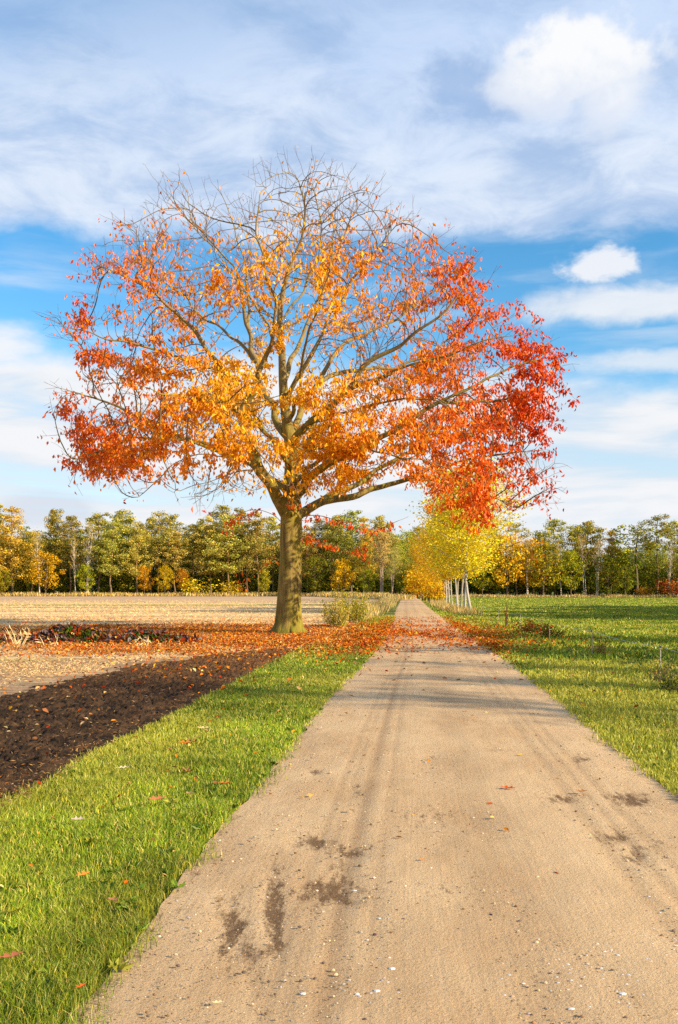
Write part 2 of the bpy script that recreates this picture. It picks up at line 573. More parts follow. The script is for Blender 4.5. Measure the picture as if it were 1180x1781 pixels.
M_GROUND = rough_mat('grass_turf', meadow_fn, 0.95, (0.8, 0.15))
M_STUBBLE = rough_mat('stubble_soil', stubble_fn, 0.95, (0.4, 0.04))
M_SOIL = rough_mat('turned_earth', soil_fn, 0.95, (0.9, 0.03))
M_ROAD = rough_mat('sandy_track', road_fn, 0.92, (0.8, 0.012))
M_BARK = rough_mat('oak_bark', bark_fn, 0.95, (0.6, 0.03))
M_TWIG = vcol_mat('twig_bark', 0.9, 20, 0.3, None)
M_TRUNK = vcol_mat('tree_bark', 0.9, 6, 0.45, None)
M_OAKLEAF = foliage_mat('oak_leaf', 0.42, 0, 0.03)
M_LEAF = foliage_mat('tree_leaf', 0.28, 0.22)
M_POPLAR = foliage_mat('poplar_leaf', 0.42, 0.05)
M_GRASS = foliage_mat('grass_blade', 0.32, 0, 0.03)
M_LITTER = foliage_mat('dry_leaf', 0.15, 0)
M_STONE = vcol_mat('pebble', 0.75, 60, 0.25, None)
M_WOOD = vcol_mat('weathered_wood', 0.9, 25, 0.4, None)

# ------------------------------------------------------------------ ground, fields, track
ROAD_L = [(1900, 60), (1781, 147), (1600, 278), (1500, 352), (1390, 440), (1300, 508), (1200, 590), (1150, 640), (1120, 662), (1100, 674),
          (1080, 684), (1060, 690), (1045, 697), (1038, 702)]
ROAD_R = [(1900, 1895), (1781, 1700), (1600, 1452), (1500, 1322), (1390, 1180), (1300, 1066), (1200, 943), (1150, 880), (1120, 838), (1100, 804),
          (1080, 777), (1060, 750), (1045, 733), (1038, 722)]


def edge_fn(pts, extra=()):
    Y = np.array([gnd(p[0]) for p in pts] + [e[0] for e in extra])
    X = np.array([(p[1] - 590) / F * gnd(p[0]) for p in pts] + [e[1] for e in extra])
    o = np.argsort(Y)
    return lambda y: np.interp(y, Y[o], X[o])


road_l = edge_fn(ROAD_L, [(330, 22.3), (0.0, -1.05)])
road_r = edge_fn(ROAD_R, [(330, 24.9), (0.0, 2.3)])
# boundary between the grass verge and the field on the left
VERGE = [(1420, 0), (1370, 95), (1310, 190), (1255, 300), (1205, 390), (1155, 480), (1135, 520), (1112, 575), (1095, 612), (1070, 650), (1050, 676), (1041, 690)]
verge_l = edge_fn(VERGE, [(330, 19.8), (0.0, -2.62)])


def sheet(name, xs_fn, ys, nu, material, z=0.0, z_fn=None, col_fn=None, kind='structure'):
    """a sheet of rows at distances ys, nu columns between two edge functions"""
    mb = MB()
    u = np.linspace(0, 1, nu)
    X0, X1 = xs_fn(ys)
    X = X0[:, None] + (X1 - X0)[:, None] * u
    Yy = np.repeat(ys[:, None], nu, 1)
    Z = np.full_like(X, z) if z_fn is None else z + z_fn(X, Yy, u[None, :] + 0 * X)
    V = np.stack((X, Yy, Z), -1).reshape(-1, 3)
    C = np.ones((len(V), 3)) if col_fn is None else col_fn(X, Yy, u[None, :] + 0 * X).reshape(-1, 3)
    i, j = np.meshgrid(np.arange(len(ys) - 1), np.arange(nu - 1), indexing='ij')
    q = np.stack((i * nu + j, i * nu + j + 1, (i + 1) * nu + j + 1, (i + 1) * nu + j), -1).reshape(-1, 4)
    mb.add(V, None, q, C)
    return tag(mb.build(name, material, smooth=True), kind=kind)


def rows(y0, y1, k):
    return np.exp(np.linspace(math.log(y0), math.log(y1), k))


# one sheet to the horizon
gy = np.concatenate((-np.array((4000, 800, 200, 60, 20, 5.0)), rows(1.0, 400, 90), (700, 1500, 4000, 9000)))
tag(sheet('ground', lambda y: (np.full_like(y, -6000.0), np.full_like(y, 6000.0)), gy, 3, M_GROUND))

sheet('stubble_field', lambda y: (-220 - 0 * y, verge_l(y)), np.concatenate(((-60, -20, -5, 1), rows(2, 236, 140))), 60, M_STUBBLE, 0.004,
      lambda X, Y, u: 0.02 * np.clip(Y / 30, 0.1, 1) * (fbm(X * 0.8, Y * 1.1, 3, 4) - 0.3) * (u < 0.999))


def damp_fn(X, Y, u):
    px, py = 590 + X / Y * F, HZ + EYE * F / Y
    d = np.zeros_like(X)
    spots = [(545, 1470, 36, 14, 0.95), (605, 1490, 48, 14, 0.8), (570, 1560, 62, 26, 0.95), (610, 1577, 30, 10, 0.8), (590, 1525, 20, 40, 0.6), (478, 1600, 20, 85, 1.1), (405, 1625, 30, 60, 0.95),
             (442, 1690, 18, 45, 0.8), (620, 1390, 12, 45, 0.45), (552, 1348, 16, 6, 0.7), (980, 1395, 40, 11, 0.8), (1095, 1396, 40, 14, 1.0), (1010, 1325, 22, 10, 0.75),
             (1070, 1465, 34, 13, 0.9), (1105, 1498, 24, 20, 0.85), (1150, 1475, 30, 12, 0.5), (750, 1325, 14, 8, 0.6), (760, 1430, 70, 25, 0.40), (790, 1560, 90, 20, 0.28), (840, 1260, 40, 6, 0.35), (860, 1308, 50, 8, 0.35)]
    for (cx, cy, rx, ry, a) in spots:
        d = np.maximum(d, a * np.exp(-(((px - cx) / rx) ** 2 + ((py - cy) / ry) ** 2) * 0.8))
    edge = np.exp(-np.clip(np.minimum(u, 1 - u), 0, 1) * 3.2 / 0.10) * 0.6
    d = np.maximum(d, edge * (0.4 + 0.6 * fbm(X * 3, Y * 1.2, 3, 9)))
    w = u * 3.2
    rut = np.maximum.reduce([np.exp(-((w - c - 0.015 * np.sin(Y * 0.25 + c * 5)) / s) ** 2) * a for c, s, a in ((0.86, 0.05, 0.75), (0.66, 0.03, 0.45), (0.74, 0.025, 0.4), (1.02, 0.03, 0.35), (2.35, 0.05, 0.4), (2.50, 0.03, 0.4), (2.64, 0.04, 0.45), (1.62, 0.22, 0.3))])
    return np.stack((u, d, rut), -1)


def road_z(X, Y, u):
    c = damp_fn(X, Y, (X - road_l(Y)) / (road_r(Y) - road_l(Y)))
    prof = 0.025 * (1 - (2 * u - 1) ** 2)
    fade = np.clip(Y / 30, 0, 1)
    return prof + (fbm(X * 2.2, Y * 1.2, 4, 3) - 0.5) * 0.022 + (fbm(X * 9, Y * 5, 3, 8) - 0.5) * 0.009 * (1 - fade) - 0.012 * np.clip(c[..., 1], 0, 1) - 0.010 * c[..., 2] * (1 - 0.6 * fade)


def road_edges(y):
    w = 0.048 + 0.03 * np.clip(y / 30, 0, 1)
    return road_l(y) + (fbm(y * 1.6, 0 * y, 3, 1) - 0.5) * 3 * w - 0.04, road_r(y) + (fbm(y * 1.6, 0 * y + 7, 3, 2) - 0.5) * 3 * w + 0.04


sheet('dirt_track', road_edges, np.concatenate(((-3.0, 0.5, 1.5), rows(2.6, 300, 520))), 110, M_ROAD, 0.018, road_z, lambda X, Y, u: damp_fn(X, np.maximum(Y, 1.0), (X - road_l(Y)) / (road_r(Y) - road_l(Y))))

# strip of freshly turned dark earth: upper edge against the stubble
PL_UP = [(1221, -60), (1215, 0), (1190, 100), (1163, 230), (1147, 330), (1136, 420), (1130, 500)]


def soil_edges(y):
    # left edge as a function of distance, following the traced upper edge
    Yp = np.array([gnd(p[0]) for p in PL_UP])
    Xp = np.array([(p[1] - 590) / F * gnd(p[0]) for p in PL_UP])
    xl = np.interp(y, Yp, Xp, left=-7.5)
    xl = np.where(y < Yp[0], Xp[0] - (Yp[0] - y) * 0.14, xl)
    return xl - 0.5 + (fbm(y * 1.2, 0 * y, 3, 12) - 0.5) * 0.9, verge_l(y) + (fbm(y * 1.5, 0 * y, 3, 14) - 0.5) * 0.25


def soil_z(X, Y, u):
    edge = np.clip(np.minimum(u, 1 - u) * 9, 0, 1)
    h = np.abs(fbm(X * 2.6, Y * 2.6, 2, 21) - 0.5) * 0.07 + (fbm(X * 12, Y * 12, 4, 22, 0.85) - 0.38) * 0.17
    soft = np.clip(u * 2.2, 0, 1)
    return np.clip(h, 0, 1) * edge * (0.35 + 0.65 * soft) - 0.05 * np.clip(1 - soft - 1.5 * (fbm(X * 1.6, Y * 1.6, 4, 29) - 0.42), 0, 1) + 0.004 * edge - 0.002


sheet('ploughed_strip', soil_edges, np.linspace(4.5, 26.0, 720), 240, M_SOIL, 0.012, soil_z)


# ------------------------------------------------------------------ grass (stuff)
def grass(name, n, y0, y1, xl, xr, hmin, hmax, cols, wts, power=1.0, wfac=0.00078, wmin=0.0031, reject=None, clump=0.5, lean=0.55, yellow=None):
    r = np.random.default_rng(len(name) * 7 + n)
    a = r.random(n)
    if power == 1.0:
        Y = y0 * (y1 / y0) ** a
    else:
        p = 1 - power
        Y = (y0 ** p + a * (y1 ** p - y0 ** p)) ** (1 / p)
    L, R = xl(Y), xr(Y)
    X = L + (R - L) * r.random(n)
    cl = fbm(X * 2.3, Y * 2.3, 3, 31)
    keep = r.random(n) < np.clip((cl - 0.28) * 2.6 * clump + (1 - clump), 0, 1)
    if reject is not None:
        keep &= ~reject(X, Y, r)
    X, Y, cl = X[keep], Y[keep], cl[keep]
    n = len(X)
    H = (hmin + (hmax - hmin) * r.random(n) ** 1.4) * (0.55 + 0.9 * cl)
    Wd = np.maximum(wmin, wfac * Y) * (0.7 + 0.6 * r.random(n))
    ang = r.random(n) * 2 * math.pi + fbm(X * 1.1, Y * 1.1, 2, 77) * 5
    ln = H * lean * (0.2 + 1.1 * r.random(n))
    dx, dy = np.cos(ang), np.sin(ang)
    f = r.random(n) * math.pi
    wx, wy = np.cos(f), np.sin(f)
    B = np.stack((X, Y, np.zeros(n)), 1)
    Wv = np.stack((wx, wy, np.zeros(n)), 1) * Wd[:, None] * 0.5
    Dv = np.stack((dx, dy, np.zeros(n)), 1)
    up = np.array((0, 0, 1.0))
    mid = B + Dv * (ln * 0.35)[:, None] + up * (H * 0.6)[:, None]
    tip = B + Dv * ln[:, None] + up * (H * (1 - 0.25 * r.random(n)))[:, None]
    V = np.stack((B - Wv, B + Wv, mid - Wv * 0.75, mid + Wv * 0.75, tip), 1).reshape(-1, 3)
    k = np.arange(n)[:, None] * 5
    T = np.concatenate((k + np.array((0, 1, 3)), k + np.array((0, 3, 2)), k + np.array((2, 3, 4))), 0)
    C = palette(n, cols, wts, 0.22, r) * np.clip(0.35 + 1.3 * fbm(X * 1.3 + 3, Y * 0.9, 4, 39), 0.45, 1.5)[:, None]
    if yellow is not None:
        s = yellow(X, Y)[:, None]
        C = C * (1 - s) + np.array((0.50, 0.46, 0.06)) * s * (0.8 + 0.4 * r.random((n, 1)))
    mb = MB()
    mb.add(V, T, None, np.repeat(C, 5, axis=0))
    return tag(mb.build(name, M_GRASS), 'short green grass with yellow blades on the ground', 'grass', kind='stuff')


G_COLS = [(0.215, 0.315, 0.014), (0.30, 0.375, 0.020), (0.115, 0.19, 0.012), (0.52, 0.46, 0.045), (0.62, 0.50, 0.14)]
G_W = [4, 3.2, 3, 1.4, 1.0]


def verge_yellow(X, Y):
    return np.clip((fbm(X * 0.5, Y * 0.35, 3, 44) - 0.50) * 2.6, 0, 0.6)


g1 = grass('verge_grass', 380000, 3.2, 60, lambda y: np.maximum(verge_l(y) - 0.08 - 0.1 * (rng.random(len(y)) ** 2), -0.40 * y - 1.3), lambda y: road_l(y) - 0.03 - 0.045 * np.clip((9 - y) / 4, 0, 1) + 0.18 * (rng.random(len(y)) ** 4) * np.clip(fbm(y * 2.2, 0 * y, 3, 88) * 2 - 0.4, 0.1, 1.5),
           0.028, 0.092, G_COLS, G_W, power=1.35, yellow=verge_yellow)
g1['label'] = 'mown green grass verge between the track and the dark earth'
g2 = grass('meadow_grass', 380000, 3.0, 190, lambda y: road_r(y) - 0.20 * (rng.random(len(y)) ** 4) * np.clip(fbm(y * 2.2, 0 * y, 3, 89) * 2 - 0.4, 0.1, 1.5), lambda y: np.maximum(road_r(y) + 0.6, 0.40 * y + 2.6),
           0.04, 0.10, G_COLS, G_W, power=1.15, wfac=0.0011, yellow=lambda X, Y: np.clip((fbm(X * 0.35, Y * 0.3, 3, 54) - 0.36) * 2.6 * np.clip((90 - Y) / 50, 0.3, 1), 0, 0.78))
g2['label'] = 'green meadow grass to the right of the track'


def tufts(name, n, y0, y1, xl, xr, cols, wts, label, hs=(0.05, 0.14), blades=9, seed=1):
    """coarse tussocks further out, each a fan of broad blades"""
    r = np.random.default_rng(seed)
    Y = y0 * (y1 / y0) ** r.random(n)
    X = xl(Y) + (xr(Y) - xl(Y)) * r.random(n)
    k = fbm(X * 0.12, Y * 0.12, 3, seed + 60) > 0.40
    X, Y = X[k], Y[k]
    n = len(X)
    P = np.repeat(np.stack((X, Y, 0 * X), 1), blades, 0)
    sz = np.repeat(hs[0] + (hs[1] - hs[0]) * r.random(n) ** 2, blades)
    P[:, :2] += r.normal(size=(n * blades, 2)) * sz[:, None] * 0.9
    D = np.stack((r.normal(size=n * blades) * 0.8, r.normal(size=n * blades) * 0.8, np.ones(n * blades)), 1)
    mb = MB()
    col = np.repeat(palette(n, cols, wts, 0.25, r), blades, 0) * (0.85 + 0.3 * r.random((n * blades, 1)))
    leaf_cards(mb, P, D, sz * (0.7 + 0.6 * r.random(n * blades)), np.clip(0.0016 * P[:, 1] / sz, 0.12, 0.8)[:, None] * np.ones((1, 1)) if False else 0.22, col, 0.2, r)
    return tag(mb.build(name, M_GRASS), label, 'grass', kind='stuff')


tufts('meadow_tussocks', 9000, 22, 195, lambda y: road_r(y) + 1.2, lambda y: 0.42 * y + 3, G_COLS, [4, 4, 3, 1, 0.3], 'coarse grass tussocks over the green meadow', (0.06, 0.18), 9, 3)

# dry yellow grass fringe along the foot of the woods and along the left side of the track
def fringe(name, n, line, label, cols, h=(0.3, 1.0), spread=2.0, seed=2, width=0.14):
    r = np.random.default_rng(seed)
    line = np.asarray(line, dtype=float)
    seg = np.linalg.norm(np.diff(line, axis=0), axis=1)
    cum = np.concatenate(([0], np.cumsum(seg)))
    s = r.random(n) * cum[-1]
    X, Y = np.interp(s, cum, line[:, 0]), np.interp(s, cum, line[:, 1])
    X = X + r.normal(size=n) * spread * 0.4
    Y = Y + r.normal(size=n) * spread
    D = np.stack((r.normal(size=n) * 0.35, r.normal(size=n) * 0.35, np.ones(n)), 1)
    mb = MB()
    hh = (h[0] + (h[1] - h[0]) * r.random(n)) * (0.5 + fbm(X * 0.4, Y * 0.4, 3, seed))
    leaf_cards(mb, np.stack((X, Y, 0 * X - 0.02), 1), D, hh, width, palette(n, cols, np.ones(len(cols)), 0.2, r), 0.15, r)
    return tag(mb.build(name, M_GRASS), label, 'grass', kind='stuff')


DRY = [(0.62, 0.47, 0.20), (0.50, 0.36, 0.10), (0.40, 0.34, 0.06), (0.70, 0.52, 0.22)]
fringe('dry_grass', 34000, [(-110, 226), (-50, 228), (-5, 226), (9, 150)], 'tall yellow dry grass along the foot of the left wood', DRY + [(0.55, 0.33, 0.04)], (0.3, 1.1), 2.2, 2, 0.22)
fringe('dry_grass', 14000, [(12, 196), (40, 198), (90, 198)], 'low ochre dry grass along the foot of the right wood', DRY, (0.25, 0.7), 1.4, 3, 0.25)
fringe('dry_grass', 9000, [(0.6, 48), (1.4, 56), (2.7, 70), (5.2, 105), (9, 160)], 'pale tall dry grass beside the bush left of the track', DRY, (0.3, 0.85), 0.8, 4, 0.06)
fringe('dry_grass', 6000, [(8.0, 60), (8.3, 72), (9.4, 92), (12.0, 125)], 'pale dry grass around the feet of the yellow poplars', DRY + [(0.45, 0.22, 0.05)], (0.2, 0.6), 0.8, 5, 0.07)


# ------------------------------------------------------------------ the red oak
OAK_Y = 35.5
OAK_BASE = at(502, 1103, OAK_Y)
OAK_BASE[2] = 0.0


LEAFY = 11.5


def build_oak():
    r = np.random.default_rng(23)
    # limbs traced as (photo x, photo y, metres nearer (-) or further (+)); radius at both ends
    limbs = [
        ([(502, 1104, 0), (503, 1060, 0), (505, 980, 0), (507, 905, 0), (507, 880, 0), (508, 840, 0), (509, 800, .1), (506, 775, .1)], .44, .24),
        ([(506, 775, .1), (501, 744, .1), (495, 698, .2), (492, 655, .3), (491, 618, .2), (487, 577, .2), (490, 520, .1), (505, 465, 0), (525, 415, -.1), (531, 364, -.2), (520, 315, -.3)], .23, .02),
        ([(499, 900, -.1), (489, 878, -.4), (466, 837, -1.0), (443, 788, -1.6), (426, 739, -2.0), (419, 708, -2.2)], .20, .13),
        ([(419, 708, -2.2), (449, 672, -2.6), (454, 650, -2.8), (469, 618, -3.0), (476, 583, -3.3), (480, 530, -3.6), (462, 470, -4.0), (448, 400, -4.1), (452, 340, -4.2)], .10, .014),
        ([(419, 708, -2.2), (397, 669, -2.4), (386, 644, -2.6), (352, 592, -2.9), (310, 545, -3.2), (250, 500, -3.4), (190, 470, -3.4)], .095, .014),
        ([(386, 644, -2.6), (330, 632, -3.6), (270, 610, -4.2), (200, 590, -4.6), (120, 568, -4.8)], .06, .012),
        ([(507, 865, .1), (492, 845, .5), (452, 816, 1.2), (417, 802, 1.7), (380, 782, 2.2), (330, 765, 2.6), (280, 742, 3.0), (220, 715, 3.0), (150, 690, 2.8), (100, 672, 2.6)], .15, .014),
        ([(417, 802, 1.7), (370, 780, 1.2), (310, 765, .6), (240, 765, .2), (180, 785, -.2), (140, 800, -.4)], .075, .012),
        ([(417, 802, 1.7), (370, 792, 1.6), (315, 800, 1.6), (275, 832, 1.4), (240, 862, 1.2)], .05, .010),
        ([(452, 816, 1.2), (400, 822, .6), (360, 838, .4), (310, 856, .3)], .045, .010),
        ([(503, 765, .1), (489, 744, .6), (475, 710, 1.4), (458, 681, 1.9), (446, 632, 2.3), (430, 570, 2.7), (408, 470, 3.0), (335, 387, 3.4), (289, 337, 3.4), (262, 308, 3.3)], .14, .014),
        ([(446, 632, 2.3), (420, 600, 3.0), (370, 560, 3.8), (300, 500, 4.6), (230, 450, 5.0)], .07, .012),
        ([(430, 570, 2.7), (432, 500, 3.4), (420, 430, 4.0), (400, 370, 4.2), (385, 325, 4.2)], .06, .012),
        ([(419, 708, -2.2), (350, 690, -3.6), (270, 680, -5.0), (190, 660, -5.8)], .06, .012),
        ([(504, 768, .1), (517, 735, .7), (531, 702, 1.3), (564, 664, 1.9), (599, 649, 2.3), (639, 643, 2.7), (697, 636, 3.1), (760, 606, 3.4), (820, 560, 3.5)], .13, .014),
        ([(543, 686, 1.5), (567, 643, 1.9), (587, 612, 2.2), (612, 594, 2.5), (680, 560, 2.9), (750, 510, 3.2), (800, 470, 3.3)], .09, .013),
        ([(495, 700, .2), (521, 655, -.3), (541, 623, -.6), (564, 577, -.9), (592, 520, -1.2), (640, 455, -1.5), (690, 395, -1.7)], .09, .012),
        ([(493, 670, .2), (503, 640, .8), (513, 610, 1.2), (525, 580, 1.6), (562, 500, 2.2), (592, 430, 2.6), (622, 365, 2.8)], .10, .012),
        ([(507, 790, 0), (516, 763, -.5), (541, 733, -1.1), (576, 707, -1.7), (610, 672, -2.3), (642, 629, -2.8), (691, 603, -3.1), (722, 577, -3.4), (780, 538, -3.7), (825, 470, -3.8)], .15, .014),
        ([(608, 675, -2.3), (632, 667, -3.0), (668, 658, -3.6), (717, 635, -4.2), (780, 615, -4.6), (850, 590, -5.0), (930, 575, -5.0)], .085, .013),
        ([(541, 733, -1.1), (582, 724, -2.4), (616, 713, -3.4), (690, 697, -4.8), (760, 690, -5.6)], .075, .012),
        ([(509, 872, .1), (523, 851, -.3), (547, 828, -.9), (567, 814, -1.5), (612, 786, -2.4), (667, 757, -3.0), (764, 699, -3.4), (830, 669, -3.4), (890, 637, -3.2), (935, 628, -3.0)], .16, .014),
        ([(764, 699, -3.4), (830, 700, -2.8), (900, 690, -2.2), (950, 668, -2.0)], .06, .012),
        ([(515, 900, .1), (535, 886, .4), (559, 871, .9), (605, 865, 1.5), (642, 854, 1.9), (700, 834, 2.3), (760, 812, 2.6), (850, 795, 2.8), (940, 785, 2.9)], .155, .014),
        ([(700, 834, 2.3), (760, 836, 1.5), (820, 850, 1.1), (890, 880, .8)], .06, .012),
        ([(553, 874, .8), (587, 857, 1.6), (628, 837, 2.3), (690, 800, 3.2), (780, 765, 4.0), (870, 750, 4.5), (955, 735, 4.6)], .11, .013),
        ([(509, 845, .0), (540, 815, -2.2), (580, 790, -3.8), (640, 780, -5.2), (700, 800, -6.4)], .10, .012),
        ([(507, 820, -.1), (490, 780, -2.2), (440, 735, -4.2), (380, 700, -6.2), (300, 690, -7.6)], .09, .012),
        ([(507, 815, .2), (530, 770, 2.4), (560, 720, 4.6), (620, 650, 6.6), (680, 590, 7.8)], .10, .012),
        ([(505, 805, .2), (470, 760, 2.6), (420, 690, 4.8), (360, 610, 6.8)], .09, .012),
        ([(500, 735, 0), (520, 680, -2.0), (530, 600, -3.6), (560, 520, -5.0), (580, 440, -5.6)], .08, .012),
        ([(491, 618, .2), (450, 540, 1.0), (400, 470, 1.6), (340, 400, 1.8)], .06, .012),
        ([(490, 560, .2), (540, 480, .6), (560, 400, .8), (545, 320, .9)], .055, .012),
        # low sprays hanging under the fork
        ([(513, 905, .2), (545, 898, .9), (600, 908, 1.8), (655, 918, 2.4), (690, 905, 2.8)], .035, .008),
        ([(513, 930, .2), (545, 935, .9), (580, 948, 1.6), (610, 955, 2.0)], .025, .007),
        ([(499, 915, .2), (465, 890, 1.0), (430, 885, 1.6), (405, 900, 1.9)], .028, .007),
        ([(499, 960, .2), (475, 968, .9), (450, 985, 1.3)], .018, .006),
    ]
    sway = r.normal(size=3)
    nodes, parent, fixed, level = [], [], [], []

    def w(p):
        return at(p[0], p[1], OAK_Y + p[2])
    for li, (pts, r0, r1) in enumerate(limbs):
        P = smooth_path([w(p) for p in pts], 0.24)
        k = np.arange(len(P))
        if li > 1:
            amp = 0.05 * np.minimum(k / 4.0, 1.0)
            P[:, 0] += amp * (vnoise(k * 0.35, 0 * k + li, 5) - 0.5) * 4
            P[:, 1] += amp * (vnoise(k * 0.35, 0 * k + li + 50, 6) - 0.5) * 4
            P[:, 2] += amp * (vnoise(k * 0.35, 0 * k + li + 90, 7) - 0.5) * 3
        rad = (r0 + (r1 - r0) * (k / (len(P) - 1)) ** 0.75) * (1.15 if li > 1 else 1.0)
        if li == 0:
            zz = P[:, 2]
            rad = 0.42 + 0.03 * np.cos(zz * 0.6) - 0.012 * zz + 0.17 * np.exp(-zz / 0.40) + 0.05 * np.exp(-((zz - 4.3) / 0.6) ** 2)
            rad[zz > 4.6] = np.linspace(0.33, 0.25, np.sum(zz > 4.6))
        first = 0
        pa = -1
        if nodes:
            A = np.array(nodes)
            pa = int(np.argmin(np.sum((A - P[0]) ** 2, 1)))
            first = 1
        for q in range(first, len(P)):
            nodes.append(P[q])
            parent.append(pa)
            fixed.append(rad[q])
            level.append(li)
            pa = len(nodes) - 1
    # ---- crown envelope: silhouette in the photograph gives the outline at the trunk's distance
    sil = [(430, 862), (380, 866), (300, 860), (245, 875), (190, 850), (130, 835), (112, 790), (92, 740), (78, 712), (100, 680), (125, 645), (92, 598), (98, 545),
           (150, 522), (148, 460), (178, 425), (205, 378), (250, 362), (258, 303), (310, 292), (335, 325), (380, 312), (430, 316), (470, 272), (540, 280), (600, 300), (635, 320),
           (690, 358), (745, 380), (762, 430), (825, 446), (862, 498), (884, 545), (940, 562), (995, 614), (988, 672), (945, 702), (962, 750), (978, 800), (965, 872), (905, 896),
           (850, 884), (780, 880), (700, 862), (640, 872), (600, 880), (540, 872), (510, 850), (470, 850)]
    poly = [((px - 590) / F * OAK_Y, EYE + (HZ - py) / F * OAK_Y) for px, py in sil]
    PX = np.array(poly)
    zs = np.linspace(PX[:, 1].min(), PX[:, 1].max(), 60)
    N = 60000
    X = r.uniform(PX[:, 0].min(), PX[:, 0].max(), N)
    Z = r.uniform(PX[:, 1].min(), PX[:, 1].max(), N)
    ok = in_poly(X, Z, poly)
    X, Z = X[ok], Z[ok]
    gx = np.linspace(PX[:, 0].min(), PX[:, 0].max(), 90)
    grid = in_poly(np.repeat(gx[None], 60, 0), np.repeat(zs[:, None], 90, 1), poly)
    lo = np.array([gx[g].min() if g.any() else 0 for g in grid])
    hi = np.array([gx[g].max() if g.any() else 0 for g in grid])
    xl, xr_ = np.interp(Z, zs, lo), np.interp(Z, zs, hi)
    xc, hw = (xl + xr_) / 2, (xr_ - xl) / 2
    u = np.clip((X - xc) / (hw + 1e-6), -1, 1)
    dep = np.minimum(hw, 8.2) * np.sqrt(np.clip(1 - u * u, 0, 1))
    Yo = r.uniform(-1, 1, len(X)) * dep * 0.95
    rad_in = np.sqrt((X - OAK_BASE[0]) ** 2 + Yo ** 2 + ((Z - 8.0) * 0.8) ** 2)
    keep = r.random(len(X)) < np.clip((rad_in - 1.6) / 4.5, 0.03, 1.0)
    A = np.stack((X, OAK_Y + Yo, Z), 1)[keep]
    # perspective: keep the outline when a point is nearer or further than the trunk
    sc = A[:, 1:2] / OAK_Y
    A[:, 0] *= sc[:, 0]
    A[:, 2] = EYE + (A[:, 2] - EYE) * sc[:, 0]
    cen = []
    for p in A:
        if all(((p - c) ** 2 * (1, 1, 5)).sum() > 1.75 ** 2 for c in cen):
            cen.append(p)
        if len(cen) >= 150:
            break
    cen = np.array(cen)
    thick = r.uniform(1.0, 1.75, len(cen))
    rim = np.zeros(len(A), bool)
    for c, q in zip(cen, thick):
        d = A - c
        out = unit(c[:2] - np.array((OAK_BASE[0], OAK_Y)))
        slope = (d[:, :2] @ out) * (0.30 if c[2] > 9 else 0.02)
        rim |= (d[:, 0] ** 2 + d[:, 1] ** 2) / q ** 2 + ((d[:, 2] - slope) / 0.42) ** 2 < 1
    top = (A[:, 2] > 12.3) & (r.random(len(A)) < 0.22)
    A = A[rim | top]
    # ragged outline: bites out of the rim of the crown
    ang = np.arctan2(A[:, 2] - 8.3, A[:, 0] - OAK_BASE[0])
    rr = np.hypot(A[:, 2] - 8.3, (A[:, 0] - OAK_BASE[0]) * 0.95)
    bite = fbm(np.cos(ang) * 4 + 9, np.sin(ang) * 4 + A[:, 1] * 0.35, 3, 57)
    A = A[r.random(len(A)) < np.clip(1.25 - np.clip(rr - 5.2, 0, 9) * 1.3 * np.clip(0.58 - bite, 0, 1) * 2.2, 0.05, 1)]
    A = A[:6200]
    print('attractors', len(A), 'tiers', len(cen))
    # ---- space colonisation
    step, infl, kill = 0.26, 2.4, 0.46
    alive = np.ones(len(A), bool)
    start = 8
    active_from = [i for i in range(len(nodes)) if level[i] > 0]
    best = np.full(len(A), -1)
    bestd = np.full(len(A), 1e9)
    B = np.array(nodes)
    for i0 in range(0, len(A), 500):
        d = np.linalg.norm(A[i0:i0 + 500, None] - B[None, active_from], axis=2)
        j = d.argmin(1)
        best[i0:i0 + 500] = np.array(active_from)[j]
        bestd[i0:i0 + 500] = d[np.arange(len(j)), j]
    alive &= bestd > kill * 0.6
    seen_, nkid = set(), {}
    for it in range(70):
        idx = np.where(alive & (bestd < infl))[0]
        if len(idx) == 0:
            break
        NP = np.array(nodes)
        dirs = {}
        dv = unit(A[idx] - NP[best[idx]])
        acc = np.zeros((len(NP), 3))
        np.add.at(acc, best[idx], dv)
        grow = np.unique(best[idx])
        newp = []
        for g in grow:
            d = acc[g]
            ln = np.linalg.norm(d)
            if ln < 1e-3 or nkid.get(int(g), 0) >= 3:
                continue
            d = d / ln
            pd = NP[g] - NP[parent[g]] if parent[g] >= 0 else d
            d = unit(d + 0.85 * unit(pd) + r.normal(size=3) * 0.14)
            q_ = NP[g] + d * step
            key_ = tuple(np.round(q_ / 0.12).astype(int))
            if key_ in seen_:
                bestd[idx[best[idx] == g]] += 0.0
                nkid[int(g)] = 9
                continue
            seen_.add(key_)
            nkid[int(g)] = nkid.get(int(g), 0) + 1
            newp.append((g, q_))
        n0 = len(nodes)
        for g, p in newp:
            nodes.append(p)
            parent.append(int(g))
            fixed.append(0.0)
            level.append(99)
        if len(nodes) == n0:
            break
        NN = np.array(nodes[n0:])
        kd = kdtree.KDTree(len(NN))
        for q, p in enumerate(NN):
            kd.insert(p, q)
        kd.balance()
        for a_ in np.where(alive)[0]:
            co, q, d = kd.find(A[a_])
            if d < bestd[a_]:
                bestd[a_] = d
                best[a_] = n0 + q
                if d < kill:
                    alive[a_] = False
    # ---- fine twigs from slender nodes
    NP = np.array(nodes)
    n_main = len(NP)
    kids = np.zeros(n_main, int)
    for p in parent:
        if p >= 0:
            kids[p] += 1
    tips = [i for i in range(n_main) if kids[i] == 0 or (level[i] == 99 and r.random() < (0.50 if NP[i][2] < 11 else 0.32))]
    axis = np.array((OAK_BASE[0], OAK_Y))
